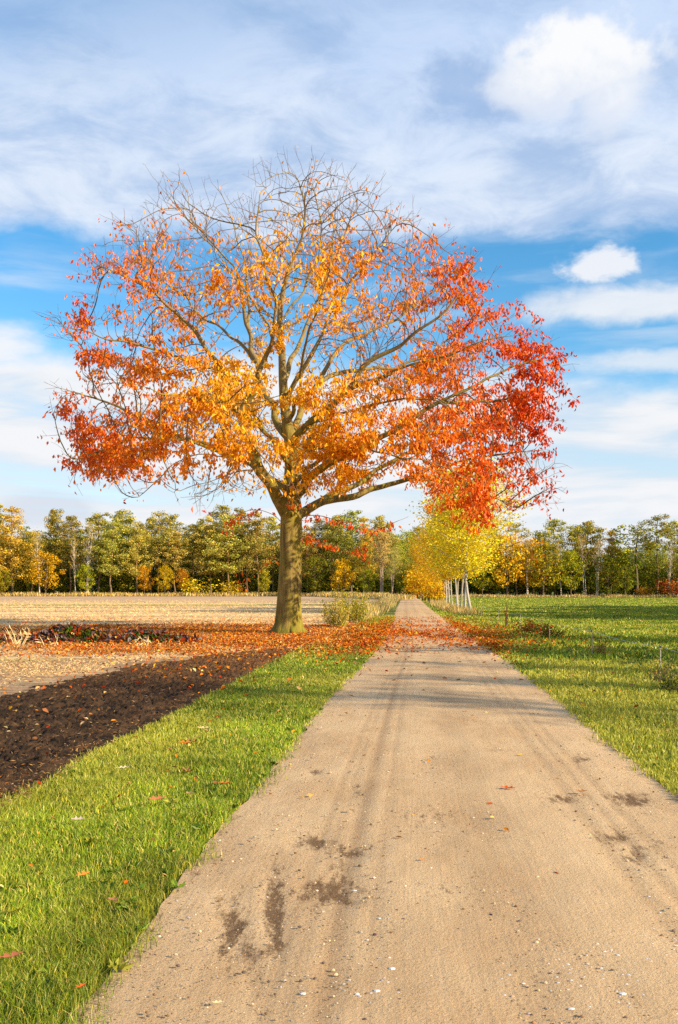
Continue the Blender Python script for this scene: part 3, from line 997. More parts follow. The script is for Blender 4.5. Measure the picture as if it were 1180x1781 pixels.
    for i in tips:
        p = NP[i]
        pd = unit(p - NP[parent[i]])
        for q in range(2 if kids[i] == 0 and p[2] < 12 else 1):
            d = unit(pd * 0.9 + r.normal(size=3) * 0.55 + np.array((0, 0, 0.22 if p[2] > 9 else 0.0)))
            cur, pa = p, i
            L = r.uniform(0.30, 0.85)
            if p[2] > 10.5:
                out = unit(p - np.array((OAK_BASE[0], OAK_Y, 7.0)))
                d = unit(pd * 0.35 + out * 0.9 + r.normal(size=3) * 0.30)
                L = r.uniform(0.35, 1.0)
            for s in range(3):
                d = unit(d + r.normal(size=3) * 0.15)
                cur = cur + d * L / 3
                nodes.append(cur)
                parent.append(pa)
                fixed.append(0.0)
                level.append(100)
                pa = len(nodes) - 1
                if s == 1 and r.random() < 0.7:
                    nodes.append(cur + unit(d + r.normal(size=3) * 0.8) * L * 0.4)
                    parent.append(pa)
                    fixed.append(0.0)
                    level.append(100)
    NP = np.array(nodes)
    par = np.array(parent)
    n = len(NP)
    # ---- radii by the pipe model, limbs keep the traced ones
    e = 2.25
    acc = np.zeros(n)
    kidl = [[] for _ in range(n)]
    for i in range(n - 1, 0, -1):
        if par[i] >= 0:
            kidl[par[i]].append(i)
    order = []
    stack = [0]
    while stack:
        i = stack.pop()
        order.append(i)
        stack.extend(kidl[i])
    R = np.zeros(n)
    for i in reversed(order):
        v = sum(R[c] ** e for c in kidl[i])
        R[i] = max((v + 0.0035 ** e) ** (1 / e), 0.0)
        R[i] = min(R[i], 0.12)
        if fixed[i] > 0:
            R[i] = fixed[i] if fixed[i] > 0.06 else min(fixed[i] * 1.05, max(R[i], fixed[i] * 0.35))
    R[level == 100] = 0.0035
    # ---- skin: chains of nodes become tubes
    trunk_mb, bough_mb, twig_mb = MB(), MB(), MB()
    starts = [(0, -1)]
    while starts:
        s, p0 = starts.pop()
        chain = [p0] if p0 >= 0 else []
        i = s
        while True:
            chain.append(i)
            ks = kidl[i]
            if not ks:
                break
            main = max(ks, key=lambda c: R[c] + (1 if level[c] == level[i] else 0))
            for c in ks:
                if c != main:
                    starts.append((c, i))
            i = main
        P, RR = NP[chain], R[chain].copy()
        if p0 >= 0:
            RR[0] = min(RR[0], RR[1] * 1.35)
        rmax = RR.max()
        if rmax > 0.2:
            # the bole: fluted, flared at the foot
            tube(trunk_mb, P - OAK_BASE, RR, 28, (1, 1, 1), 0.16, 3)
        elif rmax > 0.045:
            tube(bough_mb, P - OAK_BASE, RR, 10, (1, 1, 1), 0.18, s)
        else:
            c = np.array((0.17, 0.125, 0.07)) if rmax > 0.012 else np.array((0.19, 0.12, 0.075))
            tube(twig_mb, P - OAK_BASE, np.maximum(RR, 0.0038), 5 if rmax > 0.015 else 3, c)
    # root flare lobes
    for a in np.linspace(0.3, 6.0, 7):
        L = r.uniform(0.55, 0.95)
        dx, dy = math.cos(a), math.sin(a)
        tube(trunk_mb, [(dx * .20, dy * .20, .9), (dx * .36, dy * .36, .42), (dx * .50, dy * .50, .14), (dx * L, dy * L, -.06)], (.08, .12, .11, .05), 10, (1, 1, 1), 0.2, int(a * 10))
    # knot below the left limb
    tube(bough_mb, [at(506, 893, OAK_Y - .36) - OAK_BASE, at(507, 895, OAK_Y - .44) - OAK_BASE, at(507, 896, OAK_Y - .50) - OAK_BASE], (.13, .11, .03), 10)
    # ---- leaves
    lv = np.array(level)
    cand = np.where((lv >= 0) & (R < 0.03) & ((lv >= 99) | (R < 0.026)))[0]
    px, py = px_of(NP[cand])

    def g(cx, cy, rx, ry):
        return np.exp(-(((px - cx) / rx) ** 2 + ((py - cy) / ry) ** 2))

    def sst(v, a, b):
        s = np.clip((v - a) / (b - a), 0, 1)
        return s * s * (3 - 2 * s)
    den = 0.035 + 0.16 * sst(py, 340, 440) + 0.30 * sst(py, 400, 500) + 0.35 * sst(py, 500, 640)
    den *= 1 - 0.80 * g(600, 615, 85, 75) - 0.75 * g(690, 590, 60, 50)
    den *= 1 - 0.85 * g(175, 690, 60, 28)
    den *= 1 - 0.97 * np.clip(sst(py, 800, 845) * sst(px, 480, 440), 0, 1)
    den *= 1 - 0.75 * sst(px, 120, 90)
    den *= 1 - 0.6 * g(560, 890, 60, 22)
    den = den + 0.28 * g(850, 800, 110, 80) + 0.22 * g(880, 650, 90, 70) + 0.55 * g(230, 745, 100, 60) + 0.75 * g(640, 785, 90, 45) + 0.55 * g(360, 620, 90, 50) + 0.5 * g(430, 720, 70, 70) + 0.4 * g(180, 600, 60, 50) + 0.35 * g(800, 500, 60, 60) + 0.30 * g(590, 500, 60, 40)
    den *= 1 - 0.9 * g(505, 858, 75, 40)
    low = (py > 872) & (px < 720) & (px > 395)
    den[low] = 1.6
    blot = 0.5 * fbm(NP[cand][:, 0] * 0.45 + 20, NP[cand][:, 2] * 1.0 + NP[cand][:, 1] * 0.35, 2, 66) + 0.5 * fbm(NP[cand][:, 0] * 1.3 + 60, NP[cand][:, 2] * 2.0 + NP[cand][:, 1] * 1.1, 2, 67)
    den *= np.clip((blot - 0.435) * 10.0, 0.05, 2.1)
    den *= 1 - 0.40 * g(850, 830, 110, 60)
    den = den + 0.45 * g(735, 790, 60, 45)
    den = np.clip(den, 0, 3)
    cnt = np.where(r.random(len(den)) < 0.45, r.poisson(den * LEAFY), 0)
    cnt[low] = r.poisson(den[low] * 3.2)
    ii = np.repeat(np.arange(len(cand)), cnt)
    P = NP[cand][ii] + r.normal(size=(len(ii), 3)) * np.array((0.13, 0.13, 0.085)) - np.array((0, 0, 0.05))
    D = np.stack((r.normal(size=len(ii)) * 0.55, r.normal(size=len(ii)) * 0.55, -0.35 - np.abs(r.normal(size=len(ii))) * 0.75), 1)
    lx, ly = px[ii], py[ii]
    tdist = np.where(lx < 500, (500 - lx) / 600, (lx - 500) / 560) ** 1.25 * 0.98 + 0.10 + r.normal(size=len(ii)) * 0.12
    tdist += 0.07 * sst(ly, 560, 400) + np.where(ly > 868, 0.5, 0) * (lx < 720)
    tdist -= 0.16 * np.exp(-(((lx - 430) / 110) ** 2 + ((ly - 660) / 90) ** 2))
    cols = np.array(((0.94, 0.50, 0.012), (0.92, 0.31, 0.004), (0.82, 0.14, 0.003), (0.62, 0.050, 0.003), (0.28, 0.016, 0.004)))
    pos = np.clip(tdist * 3.3 - 0.15, 0, 3.999)
    k0 = pos.astype(int)
    f = (pos - k0)[:, None]
    C = cols[k0] * (1 - f) + cols[np.minimum(k0 + 1, 4)] * f
    C = np.clip(C * (1 + r.normal(size=(len(ii), 1)) * 0.20), 0.004, 0.95)
    crown = MB()
    leaf_cards(crown, P - OAK_BASE, D, r.uniform(0.105, 0.22, len(ii)), 0.48, C, 0.35, r)
    root = empty('oak_tree', OAK_BASE)
    tag(root, 'big lone red oak with orange leaves and mossy bole beside the sandy track', 'tree')
    trunk_mb.build('trunk', M_BARK, root, True)
    bough_mb.build('boughs', M_BARK, root, True)
    tw = twig_mb.build('twigs', M_TWIG, root, True)
    cr = crown.build('crown', M_OAKLEAF, root)
    print('oak nodes', n, 'main', n_main, 'leaves', len(ii))


build_oak()


# ------------------------------------------------------------------ woods: one builder per kind, gives (trunk arrays, crown arrays) at real size
def clump(mb, c, rad, n, size, cols, wts, r, flat=1.0, droop=0.0, aspect=0.7):
    """a cloud of leaf clumps inside a squashed ball, thicker towards its skin"""
    d = unit(r.normal(size=(n, 3)))
    q = r.random(n) ** 0.40
    P = np.asarray(c) + d * (q[:, None]) * np.array((rad, rad, rad * flat))
    P = P + (fbm(P[:, 0] * 1.7 + 40, P[:, 2] * 1.7 + P[:, 1], 2, 5) - 0.5)[:, None] * d * rad * 0.7
    Nn = d / np.array((1, 1, flat)) + np.array((0, 0, 0.25 - droop))
    skin_cards(mb, P, Nn, size * r.uniform(0.6, 1.4, n), aspect, palette(n, cols, wts, 0.16, r), 0.42, r)


PINE = [(0.155, 0.182, 0.019), (0.319, 0.319, 0.038), (0.478, 0.422, 0.06), (0.669, 0.542, 0.112)]
GOLD = [(0.7, 0.413, 0.015), (0.55, 0.275, 0.013), (0.775, 0.525, 0.022), (0.375, 0.25, 0.015)]
LIME = [(0.324, 0.324, 0.019), (0.459, 0.405, 0.024), (0.189, 0.216, 0.016), (0.594, 0.459, 0.027)]
GREEN = [(0.102, 0.138, 0.014), (0.168, 0.192, 0.017), (0.264, 0.24, 0.019)]
LARCH = [(0.56, 0.35, 0.042), (0.42, 0.266, 0.035), (0.308, 0.266, 0.042), (0.672, 0.448, 0.07)]
RUST = [(0.34, 0.11, 0.012), (0.24, 0.08, 0.012), (0.40, 0.18, 0.02)]
PALE = [(0.62, 0.47, 0.13), (0.52, 0.38, 0.10), (0.46, 0.42, 0.07), (0.70, 0.55, 0.20)]


def make_pine(seed, cols=PINE, wts=(2, 4, 4, 2), H=20.0, first=0.36, dense=1.25, bark=(0.30, 0.145, 0.06)):
    r = np.random.default_rng(seed)
    tr, cr = MB(), MB()
    z = np.linspace(0, H * 0.97, 12)
    bx = np.cumsum(r.normal(size=12)) * 0.09
    by = np.cumsum(r.normal(size=12)) * 0.09
    T = np.stack((bx, by, z), 1)
    low = np.array((0.17, 0.125, 0.08))
    tc = low + (np.array(bark) - low) * np.clip(z / H * 2.2 - 0.25, 0, 1)[:, None]
    tube(tr, T, np.interp(z, [0, 0.5, H], [0.27, 0.21, 0.05]), 6, np.repeat(tc, 6, 0), 0.1, seed)
    for zz in np.arange(1.5, H * first, 0.8):       # dead snags on the bare stem
        if r.random() < 0.5:
            a = r.random() * 6.28
            p = np.array((np.interp(zz, z, bx), np.interp(zz, z, by), zz))
            L = r.uniform(0.5, 1.8)
            tube(tr, [p, p + np.array((math.cos(a) * L, math.sin(a) * L, r.uniform(-.3, .3)))], (0.03, 0.012), 3, low)
    zz = H * first
    k = 0
    while zz < H * 0.985:
        f = (zz - H * first) / (H * (1 - first))
        reach = (2.4 + 1.6 * math.sin(min(1, f * 1.5 + 0.25) * math.pi * 0.62)) * (1.25 - f ** 1.2 * 1.02)
        nb = 4 if f < 0.85 else 3
        for b in range(nb):
            a = k * 2.4 + b * 6.28 / nb + r.normal() * 0.4
            L = reach * r.uniform(0.35, 1.2)
            p = np.array((np.interp(zz, z, bx), np.interp(zz, z, by), zz))
            tip = p + np.array((math.cos(a) * L, math.sin(a) * L, L * r.uniform(0.0, 0.35) + 0.15))
            tube(tr, [p, (p + tip) / 2 + np.array((0, 0, -0.1)), tip], (0.06, 0.04, 0.015), 3, np.array(bark) * 0.7)
            clump(cr, tip, r.uniform(0.95, 1.6) * (1 - 0.25 * f), int(100 * dense), 0.36, cols, wts, r, 0.72, 0.1, 0.62)
            if L > 1.5:
                clump(cr, p + (tip - p) * 0.5 - np.array((0, 0, .2)), r.uniform(0.8, 1.3), int(52 * dense), 0.36, cols, wts, r, 0.8, 0.1, 0.62)
        zz += H * 0.060 * r.uniform(0.6, 1.35)
        k += 1
    clump(cr, (bx[-1], by[-1], H * 0.97), 0.9, int(50 * dense), 0.36, cols, wts, r, 0.7)
    return tr, cr


def branchy(tr, r, base, H, spread, n, bark, z0=0.3, rise=0.9, r0=0.07):
    """ascending boughs from the stem, returns their ends"""
    ends = []
    for b in range(n):
        f = z0 + (0.92 - z0) * (b + r.random()) / n
        a = b * 2.4 + r.normal() * 0.3
        L = spread * (1.15 - 0.75 * abs(f - 0.45) * 1.6) * r.uniform(0.6, 1.1)
        p = np.array(base) + np.array((0, 0, H * f))
        tip = p + np.array((math.cos(a) * L, math.sin(a) * L, L * rise * r.uniform(0.5, 1.1)))
        mid = (p + tip) / 2 + np.array((0, 0, -0.12 * L))
        tube(tr, [p, mid, tip], (r0 * (1.1 - 0.6 * f), r0 * 0.6, 0.012), 4, bark)
        ends.append((p, mid, tip, f))
    return ends


def make_broadleaf(seed, cols, wts, H=11.0, spread=3.6, trunk=0.18, low=0.12, cards=70, bark=(0.13, 0.095, 0.06), size=0.42, loose=1.0):
    r = np.random.default_rng(seed)
    tr, cr = MB(), MB()
    z = np.linspace(0, H * 0.92, 9)
    T = np.stack((np.cumsum(r.normal(size=9)) * 0.07, np.cumsum(r.normal(size=9)) * 0.07, z), 1)
    tube(tr, T, np.interp(z, [0, 0.4, H], [trunk * 1.5, trunk, 0.03]), 6, bark, 0.12, seed)
    for p, mid, tip, f in branchy(tr, r, (0, 0, 0), H, spread, 24, bark, low + 0.08, 0.35, 0.06):
        rad = spread * 0.34 * r.uniform(0.7, 1.25)
        clump(cr, tip, rad, int(cards * r.uniform(0.6, 1.3)), size, cols, wts, r, 0.75)
        clump(cr, mid, rad * 0.9, int(cards * 0.6 * loose), size, cols, wts, r, 0.75)
    clump(cr, (T[-1][0], T[-1][1], H * 0.93), spread * 0.36, cards, size, cols, wts, r, 0.9)
    return tr, cr


def make_birch(seed, H=15.0, cols=LARCH, cards=9, stems=2, bark=(0.62, 0.54, 0.42)):
    """slender pale stems with a thin veil of late leaves"""
    r = np.random.default_rng(seed)
    tr, cr = MB(), MB()
    for s in range(stems):
        a0 = r.random() * 6.28
        z = np.linspace(0, H * r.uniform(0.85, 1.0), 9)
        lean = np.linspace(0, 1, 9) ** 1.3 * r.uniform(0.3, 1.3)
        T = np.stack((math.cos(a0) * lean + s * 0.3 + np.cumsum(r.normal(size=9)) * 0.06, math.sin(a0) * lean + np.cumsum(r.normal(size=9)) * 0.06, z), 1)
        tube(tr, T, np.interp(z, [0, 0.5, H], [0.17, 0.13, 0.03]), 6, bark, 0.1, seed)
        for b in range(20):
            f = 0.38 + 0.6 * (b + r.random()) / 20
            a = b * 2.4 + r.normal() * 0.3
            p = np.array((np.interp(f * H, z, T[:, 0]), np.interp(f * H, z, T[:, 1]), min(f * H, z[-1])))
            L = 2.3 * (1.1 - f * 0.75) * r.uniform(0.6, 1.2)
            tip = p + np.array((math.cos(a) * L * 0.7, math.sin(a) * L * 0.7, L * 1.05))
            tube(tr, [p, (p + tip) / 2 + np.array((0, 0, -0.1)), tip], (0.055, 0.038, 0.016), 3, np.array(bark) * 0.85)
            for q in range(4):
                tt = tip + r.normal(size=3) * 0.5
                tube(tr, [(p + tip) / 2, tt], (0.022, 0.010), 3, np.array(bark) * 0.6)
                clump(cr, tt, 0.6, cards, 0.24, cols, (1,) * len(cols), r, 0.9, 0.4, 0.6)
    return tr, cr


def make_shrub(seed, cols, H=3.0, W=2.4, cards=520, size=0.30, stems=9, bark=(0.16, 0.11, 0.06), aspect=0.65):
    r = np.random.default_rng(seed)
    tr, cr = MB(), MB()
    for s in range(stems):
        a, L = r.random() * 6.28, r.uniform(0.2, 0.95)
        tip = np.array((math.cos(a) * W * L * 0.8, math.sin(a) * W * L * 0.8, H * r.uniform(0.5, 0.92)))
        tube(tr, [(0.1 * math.cos(a), 0.1 * math.sin(a), 0), tip * np.array((.5, .5, .55)), tip], (0.04, 0.028, 0.01), 3, bark)
        clump(cr, tip * np.array((1, 1, 0.95)), W * 0.36, cards // (stems * 2), size, cols, (1,) * len(cols), r, 0.8, 0, aspect)
        clump(cr, tip * np.array((.75, .75, 0.5)), W * 0.42, cards // (stems * 2), size, cols, (1,) * len(cols), r, 0.75, 0, aspect)
    return tr, cr


KINDS = {}


def kind(key, name, cat, protos, H, leaf=M_LEAF):
    KINDS[key] = dict(name=name, cat=cat, arrays=protos, H=H, leaf=leaf, meshes=None, used=0)


kind('pine', 'pine_tree', 'tree', [make_pine(s) for s in (1, 2, 3)], 20.0)
kind('pine_high', 'pine_tree', 'tree', [make_pine(s, first=0.62, dense=1.0) for s in (4, 5)], 20.0)
kind('pine_pale', 'pine_tree', 'tree', [make_pine(s, PINE + PALE[:2], (1, 2, 4, 3, 2, 2), first=0.30) for s in (6, 7)], 20.0)
kind('larch', 'larch_tree', 'tree', [make_pine(s, LARCH, (3, 3, 2, 3), first=0.22, dense=1.1) for s in (8, 9)], 20.0)
kind('pale', 'bare_tree', 'tree', [make_birch(s, 15.0, PALE, 30, 3, (0.40, 0.31, 0.22)) for s in (10, 11)], 15.0)
kind('birch', 'birch_tree', 'tree', [make_birch(s, 15.0, LARCH, 5, 2) for s in (12, 13, 14)], 15.0)
kind('gold', 'golden_oak', 'tree', [make_broadleaf(s, GOLD, (4, 3, 3, 1)) for s in (15, 16)], 11.0)
kind('lime', 'young_oak', 'tree', [make_broadleaf(s, LIME, (3, 3, 2, 2)) for s in (17, 18)], 11.0)
kind('green', 'green_oak', 'tree', [make_broadleaf(s, GREEN, (3, 3, 2), low=0.02) for s in (19, 20)], 11.0)
kind('loose', 'tall_oak', 'tree', [make_broadleaf(21, LIME[:3] + GREEN[1:], (2, 1, 3, 3, 2), 11.0, 3.2, 0.2, 0.42, 42, size=0.34, loose=0.3)], 11.0)
kind('shrub', 'yellow_shrub', 'shrub', [make_shrub(22, GOLD[:3] + LIME[1:2]), make_shrub(23, GOLD[:3])], 3.0)
kind('rust', 'rusty_shrub', 'shrub', [make_shrub(24, RUST, 3.0, 2.4, 700)], 3.0)


def plant_tree(key, x, y, height, width=1.0, label=None, group=None, rot=None, k=None):
    K = KINDS[key]
    if K['meshes'] is None:
        K['meshes'] = [(a.mesh('trunk', True), b.mesh('crown')) for a, b in K['arrays']]
        for a, b in K['meshes']:
            a.materials.append(M_TRUNK)
            b.materials.append(K['leaf'])
    q = K['used'] % len(K['meshes']) if k is None else k
    K['used'] += 1
    root = empty(K['name'], (x, y, 0))
    if y > 150:
        height *= random.uniform(0.90, 1.07)
    s = height / K['H']
    if 'pine' in key or key == 'larch':
        width *= random.uniform(0.92, 1.38)
    root.scale = (s * width, s * width, s)
    root.rotation_euler = (0, 0, random.random() * 6.28 if rot is None else rot)
    tag(root, label, K['cat'], group)
    for nm, me in zip(('trunk', 'crown'), K['meshes'][q]):
        o = bpy.data.objects.new(nm, me)
        COL.objects.link(o)
        o.parent = root
    return root


def wood(entries, group):
    for key, px, top, Y, width, label in entries:
        x = (px - 590) / F * Y
        h = EYE + (HZ - top) / F * Y
        plant_tree(key, x, Y, h, width, label, group)


L = 229.0
LEFT_WOOD = [
    ('pine', -60, 893, L + 5, 1.0, 'dark pine just outside the left end of the wood'),
    ('gold', -28, 950, L, 1.1, 'golden oak just outside the left end of the wood'),
    ('pine', -5, 888, L + 7, 1.0, 'tall green pine at the far left end of the left wood'),
    ('larch', 22, 892, L + 3, 1.15, 'tall golden brown larch at the left end of the left wood'),
    ('lime', 8, 985, L - 2, 1.0, 'low yellow green oak at the foot of the brown larch, far left'),
    ('larch', 55, 918, L + 5, 1.0, 'brown larch standing behind the round golden oak'),
    ('birch', 68, 912, L + 1, 1.0, 'bare birch with pale forked stems rising behind the round golden oak'),
    ('gold', 80, 956, L - 3, 1.05, 'round golden oak with leaves down to the grass in the left wood'),
    ('pine', 95, 890, L + 9, 1.0, 'green pine topping the wood behind the round golden oak'),
    ('pine', 122, 888, L + 6, 1.1, 'dark broad pine left of the sky gap in the left wood'),
    ('birch', 131, 928, L, .8, 'small bare birch in front of the dark pine left of the sky gap'),
    ('birch', 152, 903, L - 1, 1.15, 'whitest birch in the left wood, beside the narrow sky gap'),
    ('lime', 150, 984, L - 3, .85, 'small pale green oak standing under the whitest birch'),
    ('pine', 172, 886, L + 7, 1.1, 'tall pine crowning the wood right of the sky gap'),
    ('pine_pale', 192, 908, L - 1, 1.35, 'broad light olive pine with layered boughs and pale leaning stems'),
    ('pine', 213, 890, L + 8, 1.0, 'dark green pine behind the broad light olive pine'),
    ('pine_pale', 238, 899, L + 1, 1.1, 'olive pine just right of the broad light olive pine'),
    ('gold', 252, 980, L - 2, .75, 'small golden oak left of the three little yellow ones in the left wood'),
    ('pine', 262, 896, L + 6, 1.0, 'deep green pine over the small golden oaks of the left wood'),
    ('pine_high', 276, 893, L + 2, 1.0, 'high crowned pine with a bare reddish stem over the small golden oaks'),
    ('gold', 287, 985, L - 3, .75, 'slender golden oak second of the small ones in the left wood'),
    ('pine', 298, 889, L + 7, 1.05, 'pine with the highest top midway along the left wood'),
    ('pine_pale', 303, 912, L + 1, .95, 'pale olive pine between two bare stemmed pines of the left wood'),
    ('gold', 318, 990, L - 2, .7, 'small orange gold oak among the pine stems of the left wood'),
    ('pine_high', 335, 897, L + 3, 1.0, 'bare stemmed pine above the brightest yellow shrub'),
    ('shrub', 346, 1004, L - 3, 1.5, 'brightest yellow shrub at the foot of the left wood'),
    ('pine', 350, 893, L + 8, 1.0, 'dark pine behind the brightest yellow shrub'),
    ('pine_pale', 367, 887, L + 2, 1.05, 'light pine with a straight tall stem left of the lone red oak'),
    ('pine', 388, 890, L + 6, 1.1, 'green pine under the drooping bare twigs of the lone oak'),
    ('pine_pale', 397, 893, L - 1, 1.1, 'pale layered pine under the left low limb of the lone oak'),
    ('shrub', 405, 1010, L - 3, 1.3, 'yellow green shrub at the wood foot left of the red sprays'),
    ('pine', 418, 892, L + 7, 1.0, 'pine behind the red leaf sprays left of the oak trunk'),
    ('pine_high', 430, 900, L + 2, 1.0, 'bare stemmed pine behind the red sprays left of the oak trunk'),
    ('pine_pale', 450, 896, L, 1.1, 'pale pine touching the left edge of the oak trunk'),
    ('lime', 460, 990, L - 3, .8, 'low green oak just left of the oak trunk'),
    ('pine', 475, 892, L + 6, 1.0, 'pine behind the left edge of the oak trunk'),
    ('pine_pale', 505, 898, L + 2, 1.1, 'pine standing behind the oak trunk itself'),
    ('pine_pale', 535, 903, L + 1, 1.1, 'pale pine just right of the oak trunk'),
    ('green', 548, 968, L - 4, 1.1, 'green oak low in the wood right of the oak trunk'),
    ('pine', 556, 897, L + 6, 1.0, 'dark pine behind the low green oak right of the trunk'),
    ('pine_high', 578, 900, L + 3, 1.0, 'bare stemmed pine between the low green oak and the golden one'),
    ('pine_pale', 590, 903, L + 1, 1.0, 'pale pine behind the red sprays right of the trunk'),
    ('gold', 598, 975, L - 6, .95, 'golden oak low in the wood above the roadside bush'),
    ('pine', 612, 893, L + 5, 1.0, 'olive pine over the golden oak and the roadside bush'),
    ('larch', 632, 905, L - 4, .95, 'pale brown larch midway between the oak trunk and the track'),
    ('lime', 640, 985, L - 14, .85, 'yellow green oak low among the stems near the track'),
    ('pine', 662, 890, L + 2, 1.0, 'tallest olive pine close to the track in the left wood'),
    ('pale', 662, 928, L - 18, 1.15, 'pale pinkish bare tree leaning near the track'),
    ('pine_pale', 684, 922, L - 10, .9, 'pale pine second from the track in the left wood'),
    ('pale', 683, 958, L - 24, 1.0, 'small pale thin tree closest to the track, left side'),
    ('lime', 697, 966, L - 4, .75, 'yellow green oak overhanging the left side of the track end'),
]
wood(LEFT_WOOD, 'trees at the edge of the left wood')
Rr_ = 199.0
RIGHT_WOOD = [
    ('green', 716, 930, 262, 1.0, 'dark green oak closing the far end of the track'),
    ('pine', 728, 925, 270, 1.0, 'dark pine over the far end of the track'),
    ('gold', 742, 960, 205, 1.0, 'golden oak behind the far end of the poplar row'),
    ('green', 775, 950, 202, 1.0, 'green oak behind the middle of the poplar row'),
    ('pine', 800, 918, 206, 1.0, 'pine hidden behind the yellow poplars'),
    ('lime', 838, 965, Rr_, .9, 'yellow green oak just right of the leading poplar stem'),
    ('pine', 856, 925, Rr_ + 6, 1.0, 'dark pine right behind the leading poplar'),
    ('gold', 882, 931, Rr_ - 1, 1.0, 'tall golden oak next to the poplar crown'),
    ('pine_high', 898, 908, Rr_ + 5, 1.0, 'bare stemmed pine rising behind the tall golden oak'),
    ('birch', 916, 930, Rr_, 1.0, 'white stemmed birch right of the tall golden oak'),
    ('gold', 926, 938, Rr_ + 3, .8, 'ochre oak among white birch stems in the right wood'),
    ('pine', 940, 918, Rr_ + 7, 1.0, 'green pine over the white birch stems of the right wood'),
    ('lime', 946, 940, Rr_ - 2, 1.0, 'broad yellow green oak low to the meadow in the right wood'),
    ('pine_high', 966, 907, Rr_ + 6, 1.05, 'high round topped pine behind the broad yellow green oak'),
    ('birch', 977, 940, Rr_ + 2, .9, 'pale birch between the two yellow green oaks of the right wood'),
    ('lime', 993, 958, Rr_ - 2, .8, 'smaller yellow green oak beside the broad one in the right wood'),
    ('pine', 1001, 911, Rr_ + 5, 1.1, 'dark layered pine, left one of the high pair in the right wood'),
    ('pine', 1024, 909, Rr_ + 6, 1.1, 'dark layered pine, right one of the high pair in the right wood'),
    ('birch', 1018, 935, Rr_ + 1, 1.0, 'ochre birch standing before the high pair of pines'),
    ('birch', 1038, 930, Rr_ - 1, 1.25, 'whitest forked birch in the right wood'),
    ('larch', 1062, 930, Rr_ + 4, .8, 'thin ochre larch right of the whitest forked birch'),
    ('green', 1058, 968, Rr_ - 2, 1.2, 'dark green oak low in the middle of the right wood'),
    ('pine', 1078, 948, Rr_ + 5, .9, 'dark short pine right of the thin ochre larch'),
    ('green', 1088, 965, Rr_, 1.0, 'dark green oak under the tall loose oak'),
    ('loose', 1106, 912, Rr_, 1.25, 'tall loose oak with sky showing through its crown'),
    ('pine_high', 1144, 899, Rr_ + 2, 1.1, 'tallest pine of the right wood with a long reddish stem'),
    ('green', 1130, 975, Rr_ + 3, 1.0, 'dark oak under the tallest pine of the right wood'),
    ('birch', 1163, 950, Rr_, .9, 'small bare birch near the right end of the right wood'),
    ('pine_high', 1172, 907, Rr_ + 5, 1.0, 'dark pine at the right end of the right wood'),
    ('rust', 1174, 1003, Rr_ - 3, 1.5, 'rust brown shrub at the right end of the wood edge'),
    ('rust', 1120, 1018, Rr_ - 2, 1.3, 'small rusty shrub under the tall loose oak'),
    ('pine', 1200, 903, Rr_ + 4, 1.0, 'pine just outside the right end of the wood'),
    ('lime', 1215, 950, Rr_, 1.0, 'young oak just outside the right end of the wood'),
    ('pine_high', 1240, 905, Rr_ + 5, 1.0, 'high pine well outside the right end of the wood'),
]
wood(RIGHT_WOOD, 'trees at the edge of the right wood')

# the depth of the woods behind those edge trees: one mass
deep = MB()
rw = np.random.default_rng(77)
simple = [make_pine(s, first=0.30, dense=0.55) for s in (31, 32, 33)]
under = [make_shrub(34, GREEN + LARCH[1:2], 5.0, 3.0, 420, 0.5), make_shrub(35, GREEN + GREEN + GOLD[3:4], 5.0, 3.0, 420, 0.5)]


def deep_tree(x, y, h, which):
    a, b = which
    base = 20.0 if which in simple else 5.0
    s = h / base
    wd = rw.uniform(0.9, 1.25)
    for q in (a, b):
        deep.merge(q, (s * wd, s * wd, s), rw.random() * 6.28, (x, y, 0))


for row in range(4):
    for px in np.arange(-90, 712, 15):
        if 138 < px < 152 and row < 3:
            continue
        Y = L + 14 + row * 9 + rw.uniform(-3, 3)
        x = (px + rw.uniform(-6, 6) - 590) / F * Y
        if row % 2 == 0 or rw.random() < 0.6:
            deep_tree(x, Y, rw.uniform(13.0, 17.0), simple[rw.integers(3)])
        deep_tree(x + rw.uniform(-2, 2), Y - 5, rw.uniform(4, 8), under[rw.integers(2)])
    for px in np.arange(722, 1280, 15):
        if (1072 < px < 1092 and row < 2):
            continue
        Y = Rr_ + 13 + row * 9 + rw.uniform(-3, 3)
        x = (px + rw.uniform(-6, 6) - 590) / F * Y
        if row % 2 == 0 or rw.random() < 0.6:
            deep_tree(x, Y, rw.uniform(9.0, 12.0), simple[rw.integers(3)])
        deep_tree(x + rw.uniform(-2, 2), Y - 5, rw.uniform(4, 8), under[rw.integers(2)])
for px in np.arange(690, 735, 8):
    for Y in (285, 297, 310):
        deep_tree((px - 590) / F * Y, Y, rw.uniform(12, 16), simple[rw.integers(3)])
        deep_tree((px - 590) / F * Y, Y - 4, rw.uniform(6, 9), under[rw.integers(2)])
tag(deep.build('woodland', M_LEAF), 'dark depth of the pine woods behind the trees at the wood edge', 'woodland', kind='stuff')


